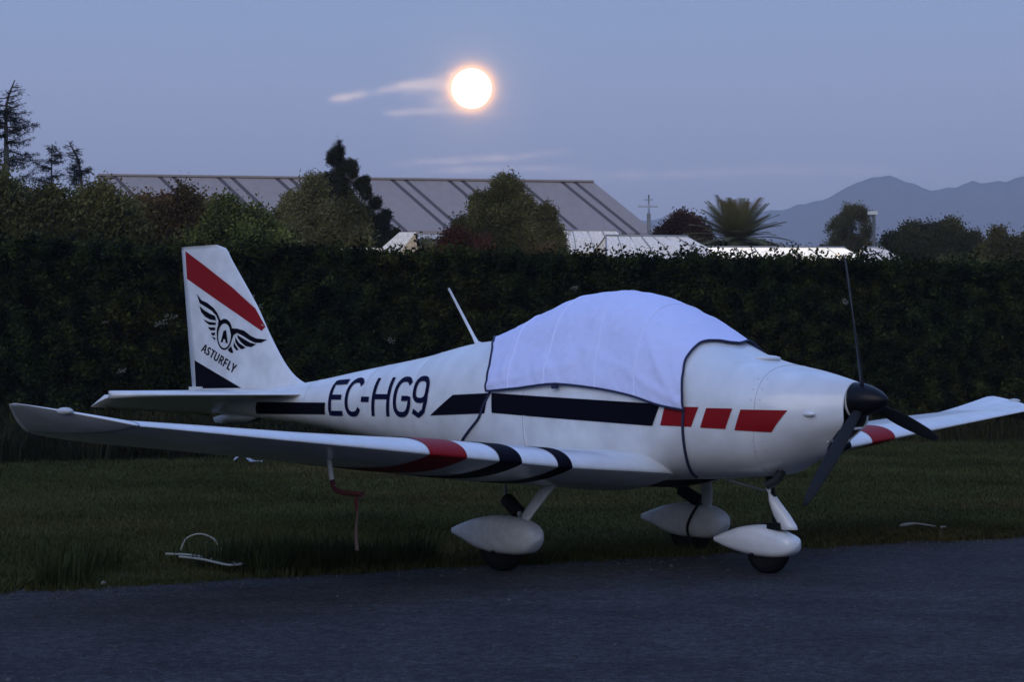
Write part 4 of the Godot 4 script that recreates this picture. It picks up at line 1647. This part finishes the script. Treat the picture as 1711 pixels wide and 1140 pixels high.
		obj("wheel_fairing", fairing([[-2.455, 0.236, 0.206, 0.006], [-2.36, 0.268, 0.180, 0.045], [-2.20, 0.312, 0.125, 0.082], [-2.06, 0.328, 0.104, 0.096], [-1.92, 0.318, 0.102, 0.096], [-1.83, 0.292, 0.116, 0.085], [-1.775, 0.255, 0.165, 0.058], [-1.752, 0.222, 0.196, 0.012]], 0.90 * s), M.worn_white, plane)
		wheel(plane, Vector3(-2.045, 0.150, 0.90 * s), 0.150, 0.105)
		st = new_st()
		var c0 := Vector3(-2.075, 0.415, 0.83 * s)
		var c1 := Vector3(-1.955, 0.345, 0.86 * s)
		tube(st, [c0 + (c0 - c1) * 0.05, c0, c1, c1 + (c1 - c0) * 0.05], [0.030, 0.042, 0.042, 0.030], 14)
		var cyl := obj("gear_damper", st, M.black, plane)
		st = new_st()
		tube(st, [Vector3(-2.19, 0.49, 0.72 * s), c0], [0.010], 8)
		tube(st, [c1, Vector3(-1.91, 0.31, 0.875 * s)], [0.016], 8)
		obj("damper_rod", st, M.dark_metal if s < 0 else M.grey_metal, cyl)
	st = new_st()
	tube(st, smooth_line([Vector3(-1.90, 0.33, -0.79), Vector3(-1.97, 0.24, -0.795), Vector3(-2.00, 0.16, -0.80), Vector3(-1.97, 0.08, -0.80)], 5), [0.009], 7)
	obj("brake_line", st, M.black, plane)
	for q in [[-2.045, 0.115, 0.985], [-0.86, 0.112, 0.083]]:
		st = new_st()
		ellipsoid(st, Vector3(q[0], q[1], q[2]), Vector3(0.014, 0.012, 0.012), 10, 6)
		obj("axle_cap", st, M.black, plane)
	# nose gear
	st = new_st()
	tube(st, [Vector3(-0.80, 0.60, 0), Vector3(-0.775, 0.47, 0), Vector3(-0.745, 0.35, 0), Vector3(-0.735, 0.26, 0)], [0.022, 0.020, 0.026, 0.026], 12)
	obj("nose_leg", st, M.black, plane)
	st = new_st()
	rows = []
	for q in [[0.545, -0.800, -0.785, 0.010], [0.49, -0.812, -0.762, 0.026], [0.465, -0.790, -0.765, 0.026], [0.42, -0.790, -0.725, 0.032], [0.34, -0.762, -0.650, 0.036], [0.285, -0.722, -0.608, 0.038], [0.262, -0.712, -0.598, 0.036]]:
		var ring := PackedVector3Array()
		for k in 16:
			var t := TAU * k / 16
			ring.append(Vector3((q[1] + q[2]) / 2 + cos(t) * (q[2] - q[1]) / 2, q[0], sin(t) * q[3]))
		rows.append(ring)
	grid(st, rows, true, true)
	cap(st, rows[0], true)
	cap(st, rows[-1], false)
	obj("leg_fairing", st, M.white, plane)
	st = new_st()
	tube(st, [Vector3(-1.08, 0.535, 0.02), Vector3(-0.80, 0.478, 0.02)], [0.008], 8)
	obj("steering_rod", st, M.grey_metal, plane)
	obj("wheel_fairing", fairing([[-1.185, 0.196, 0.172, 0.008], [-1.08, 0.235, 0.140, 0.050], [-0.95, 0.272, 0.112, 0.078], [-0.84, 0.283, 0.098, 0.088], [-0.74, 0.262, 0.096, 0.088], [-0.66, 0.238, 0.108, 0.078], [-0.61, 0.215, 0.135, 0.055], [-0.592, 0.188, 0.165, 0.012]], 0.0), M.white, plane)
	wheel(plane, Vector3(-0.80, 0.135, 0), 0.134, 0.095)
	st = new_st()
	box(st, Vector3(-0.775, 0.262, -0.052), Vector3(-0.69, 0.300, 0.052))
	obj("fork_bracket", st, M.black, plane)
	# exhaust, antenna, pitot
	st = new_st()
	tube(st, [Vector3(-0.62, 0.60, 0.12), Vector3(-0.66, 0.545, 0.12), Vector3(-0.72, 0.515, 0.12)], [0.026], 12, false)
	obj("exhaust_pipe", st, M.dark_metal, plane)
	st = new_st()
	tube(st, [Vector3(-3.055, 1.335, 0), Vector3(-3.10, 1.362, 0), Vector3(-3.125, 1.40, 0), Vector3(-3.352, 1.722, 0)], [0.030, 0.016, 0.011, 0.008], 10)
	obj("antenna", st, M.white, plane)
	st = new_st()
	tube(st, smooth_line([Vector3(-1.695, 0.74, 2.6), Vector3(-1.672, 0.61, 2.6), Vector3(-1.645, 0.555, 2.6), Vector3(-1.60, 0.540, 2.6)], 5), [0.013], 8)
	obj("pitot_tube", st, M.worn_white, plane)
	cover(Transform3D(Basis(Vector3.UP, -0.738), Vector3(2.064, 0, -11.54)))
	# the pitot tube's protective cover and its streamer
	var pc := thing("pitot_cover", "red pitot tube cover with pale streamer hanging below the near wing", "cover", Vector3(2.064, 0, -11.54), -0.738)
	st = new_st()
	tube(st, smooth_line([Vector3(-1.668, 0.60, 2.6), Vector3(-1.650, 0.56, 2.6), Vector3(-1.60, 0.541, 2.6), Vector3(-1.44, 0.536, 2.6)], 5), [0.0138], 10)
	obj("sleeve", st, mat(lin(0.055, 0.006, 0.007), 0.9), pc)
	st = new_st()
	rows = []
	for i in 15:
		var u := i / 14.0
		var x := -1.485 + 0.006 * sin(u * 7.0)
		var y := lerpf(0.53, 0.25, u)
		var tw := 0.25 * sin(u * 5.0)
		rows.append(PackedVector3Array([Vector3(x - 0.010 * cos(tw), y, 2.6 - 0.010 * sin(tw)), Vector3(x + 0.010 * cos(tw), y, 2.6 + 0.010 * sin(tw))]))
	grid(st, rows)
	var strm := mat(lin(0.085, 0.055, 0.05), 0.9)
	obj("streamer", st, strm, pc)
	st = new_st()
	grid(st, [PackedVector3Array([Vector3(-1.497, 0.528, 2.602), Vector3(-1.473, 0.528, 2.602)]), PackedVector3Array([Vector3(-1.497, 0.45, 2.603), Vector3(-1.473, 0.45, 2.603)])])
	obj("streamer_top", st, mat(lin(0.055, 0.006, 0.007), 0.9), pc)

# ---------------------------------------------------------------- canopy cover
const COVER_TOP := [[-2.95, 1.378], [-2.75, 1.412], [-2.56, 1.480], [-2.35, 1.560], [-2.19, 1.615], [-1.98, 1.650], [-1.80, 1.650], [-1.60, 1.618], [-1.33, 1.512], [-1.10, 1.378], [-1.00, 1.322], [-0.94, 1.294]]
const HEM := [[-2.56, 1.045], [-2.27, 1.066], [-1.96, 1.090], [-1.65, 1.066], [-1.38, 1.023], [-1.17, 0.968], [-1.03, 0.945]]

# tension folds: from [x, height fraction] to [x, height fraction], width, height
const FOLDS := [[-1.06, 0.03, -1.50, 0.62, 0.030, 0.016], [-1.07, 0.05, -1.85, 0.26, 0.028, 0.013], [-1.07, 0.14, -1.30, 0.80, 0.022, 0.009], [-2.55, 0.03, -2.15, 0.42, 0.030, 0.014], [-2.53, 0.05, -1.85, 0.12, 0.022, 0.010], [-2.70, 0.50, -2.20, 0.72, 0.030, 0.010], [-1.95, 0.02, -1.80, 0.30, 0.024, 0.008], [-1.95, 0.02, -2.20, 0.26, 0.024, 0.008]]

func cover_point(x: float, v: float, n: FastNoiseLite) -> Vector3:
	# v 0..1 from the near hem over the top to the far hem
	var top := interp(COVER_TOP, x, 1)
	var ft := interp(FUS, x, 1)
	var w := interp(FUS, x, 3) + 0.010
	var mid := interp(FUS, x, 4)
	var bubble := clampf((top - ft) / 0.22, 0, 1)
	var ex := lerpf(interp(FUS, x, 5), 2.05, bubble)
	var hy := interp(HEM, clampf(x, -2.56, -1.03), 1)
	# angle at which the section reaches the hem's height
	var t := pow(clampf((hy - mid) / (top - mid), 0.0, 1.0), ex / 2.0)
	var a0 := asin(clampf(t, 0, 1))
	var a := lerpf(a0, PI - a0, v)
	var c := cos(a)
	var s := sin(a)
	var p := Vector3(x, mid + (top - mid) * pow(s, 2.0 / ex), w * signf(c) * pow(absf(c), 2.0 / ex))
	# slack cloth: low folds, deepest where the bubble meets the body
	var side := clampf(1.0 - absf(v - 0.5) * 2.0, 0, 1)
	var k := 0.007 * n.get_noise_3d(x * 2.6, a * 1.6, 3.0) + 0.005 * n.get_noise_3d(x * 7.0, a * 2.5, 30.0) + 0.010 * absf(n.get_noise_3d(x * 5.0 + a * 2.0, a * 1.2, 60.0)) * clampf(1.4 - 3.0 * clampf(1.0 - absf(v - 0.5) * 2.0, 0, 1), 0, 1)
	var slack := bubble * exp(-pow((side - 0.30) / 0.16, 2.0)) * 0.022
	# tension fold running from the front corner up to the bubble
	var fx := exp(-pow((x + 1.30 + 0.5 * (side - 0.1)) / 0.10, 2.0)) * clampf(1.0 - side * 2.0, 0, 1)
	k += 0.016 * fx * bubble - slack
	for f in FOLDS:
		var a2 := Vector2(f[0], f[1] * 0.9)
		var b2 := Vector2(f[2], f[3] * 0.9)
		var p2 := Vector2(x, side * 0.9)
		var h2 := clampf((p2 - a2).dot(b2 - a2) / (b2 - a2).length_squared(), 0, 1)
		var dd: float = p2.distance_to(a2.lerp(b2, h2)) / f[4]
		k += 0.75 * f[5] * exp(-dd * dd) * (1.0 - 0.7 * h2)
	var out := Vector3(0, s, c).normalized()
	return p + out * (k + 0.008)

const REAR_END := [[0.0, -2.548], [0.25, -2.585], [0.5, -2.66], [0.75, -2.78], [0.9, -2.87], [1.0, -2.905]]
const FRONT_END := [[0.0, -1.030], [0.2, -1.055], [0.45, -1.085], [0.65, -1.085], [0.8, -1.06], [0.92, -1.02], [1.0, -1.0]]

func cover(at: Transform3D) -> void:
	var t := thing("canopy_cover", "lavender fabric cover with dark blue piping tied over the airplane's canopy", "canopy cover")
	t.transform = at
	var n := FastNoiseLite.new()
	n.seed = 12
	n.frequency = 1.0
	n.fractal_octaves = 3
	var st := new_st()
	var rows := []
	var nu := 120
	var nv := 110
	var hem_near := []
	var hem_far := []
	var rear := []
	var front := []
	for i in nu + 1:
		var row := PackedVector3Array()
		for j in nv + 1:
			var u := float(i) / nu
			var v := float(j) / nv
			# the ends slant: v runs up one side and down the other
			var sv := 1.0 - absf(2.0 * v - 1.0)
			var xr := interp(REAR_END, sv, 1)
			var xf := interp(FRONT_END, sv, 1)
			var p := cover_point(lerpf(xr, xf, u), v, n)
			row.append(p)
			var ce := Vector3(p.x, 0.95, 0)
			var o := (p - ce).normalized() * 0.003
			if i == 0:
				rear.append(p + o)
			if i == nu:
				front.append(p + o)
			if j == 0:
				hem_near.append(p + o)
			if j == nv:
				hem_far.append(p + o)
		rows.append(row)
	grid(st, rows, false, true)
	obj("fabric", st, M.fabric, t)
	for h in [hem_near, hem_far, rear, front]:
		st = new_st()
		tube(st, h, [0.0068], 7)
		obj("piping", st, M.piping, t)
	# sewn seams across the bubble
	for sx in [[-1.44, -1.36], [-1.78, -1.66], [-2.12, -2.06], [-2.44, -2.36]]:
		st = new_st()
		var pts := []
		for j in 61:
			var v := j / 60.0
			var p := cover_point(lerpf(sx[1], sx[0], sin(PI * v)), v, n)
			pts.append(p + (p - Vector3(p.x, 0.95, 0)).normalized() * 0.001)
		tube(st, pts, [0.0042], 6)
		obj("seam", st, M.seam, t)
	# straps that pass under the belly
	for s in [1.0, -1.0]:
		for list in [[[-2.534, 1.045], [-2.59, 0.955], [-2.636, 0.878], [-2.74, 0.80], [-2.843, 0.725], [-2.90, 0.64]], [[-1.04, 0.945], [-1.047, 0.85], [-1.051, 0.759], [-1.062, 0.69], [-1.079, 0.638], [-1.11, 0.585], [-1.135, 0.558]]]:
			st = new_st()
			var pts := []
			for q in list:
				var p := on_side(q[0], q[1], 0.005)
				pts.append(Vector3(p.x, p.y, p.z * s))
			tube(st, smooth_line(pts, 5), [0.0085], 7)
			obj("strap", st, M.piping, t)
	st = new_st()
	var b := cover_point(-1.96, 0.0, n)
	box(st, b + Vector3(-0.02, -0.028, -0.004), b + Vector3(0.02, -0.004, 0.014))
	obj("buckle", st, M.piping, t)

# ---------------------------------------------------------------- small things on the ground
func small_things() -> void:
	var st := new_st()
	var a := Vector3(-2.09, 0.065, -12.70)
	var b := Vector3(-1.565, 0.065, -11.93)
	var d := (b - a).normalized()
	var s := Vector3(d.z, 0, -d.x)
	var pts := [a, a.lerp(b, 0.3) + s * 0.035 + Vector3(0, 0.01, 0), a.lerp(b, 0.7) + s * 0.05, b - d * 0.05 + s * 0.055, b + s * 0.03, b - s * 0.01, b - d * 0.05 - s * 0.04, a.lerp(b, 0.6) - s * 0.035 + Vector3(0, 0.008, 0), a.lerp(b, 0.25) - s * 0.02]
	tube(st, smooth_line(pts, 6), [0.0072], 8)
	var o := obj("bent_rod", st, M.wire, self)
	tag(o, "pale rod bent into a long narrow loop lying at the asphalt edge", "rod")
	st = new_st()
	tube(st, smooth_line([Vector3(-2.08, 0.05, -13.2), Vector3(-2.05, 0.115, -13.2), Vector3(-2.0, 0.145, -13.2), Vector3(-1.95, 0.15, -13.2), Vector3(-1.90, 0.135, -13.2), Vector3(-1.86, 0.11, -13.18), Vector3(-1.82, 0.05, -13.18)], 6), [0.0055], 8)
	o = obj("wire_hoop", st, M.wire, self)
	tag(o, "pale wire hoop standing up among the long weeds", "wire")
	st = new_st()
	ellipsoid(st, Vector3(-2.2, 0.018, -11.33), Vector3(0.014, 0.012, 0.013), 9, 6)
	o = obj("pebble", st, mat(lin(0.22, 0.22, 0.20), 0.8), self)
	tag(o, "tiny white pebble on the asphalt edge at the left", "pebble")
	st = new_st()
	tube(st, smooth_line([Vector3(2.86, 0.05, -15.5), Vector3(2.98, 0.065, -15.5), Vector3(3.12, 0.045, -15.47)], 5), [0.006, 0.012, 0.014, 0.012, 0.010, 0.006], 7)
	tube(st, [Vector3(3.15, 0.04, -15.46), Vector3(3.19, 0.045, -15.45)], [0.009, 0.006], 6)
	o = obj("stick", st, mat(lin(0.28, 0.27, 0.25), 0.9), self)
	tag(o, "short pale stick lying in the grass right of the nose wheel", "stick")
	# crumpled scrap of plastic sheet far back on the lawn
	st = new_st()
	var n := FastNoiseLite.new()
	n.seed = 6
	n.frequency = 6.0
	var rows := []
	for i in 9:
		var row := PackedVector3Array()
		for j in 7:
			var x := lerpf(-0.16, 0.20, i / 8.0)
			var z := lerpf(-0.12, 0.12, j / 6.0)
			row.append(Vector3(x, 0.05 + 0.10 * exp(-pow((x + 0.06) / 0.09, 2.0)) + 0.05 * n.get_noise_2d(x, z), z))
		rows.append(row)
	grid(st, rows)
	o = obj("plastic_scrap", st, mat(lin(0.30, 0.31, 0.33), 0.6), self)
	o.position = Vector3(-3.6, 0, -28.5)
	tag(o, "crumpled pale plastic scrap on the lawn beyond the near wing", "litter")

func _ready() -> void:
	rng.seed = 1
	view_and_light()
	materials()
	ground()
	hills()
	moon()
	far_buildings()
	trees()
	hedge()
	airplane()
	grass()
	grit()
	small_things()
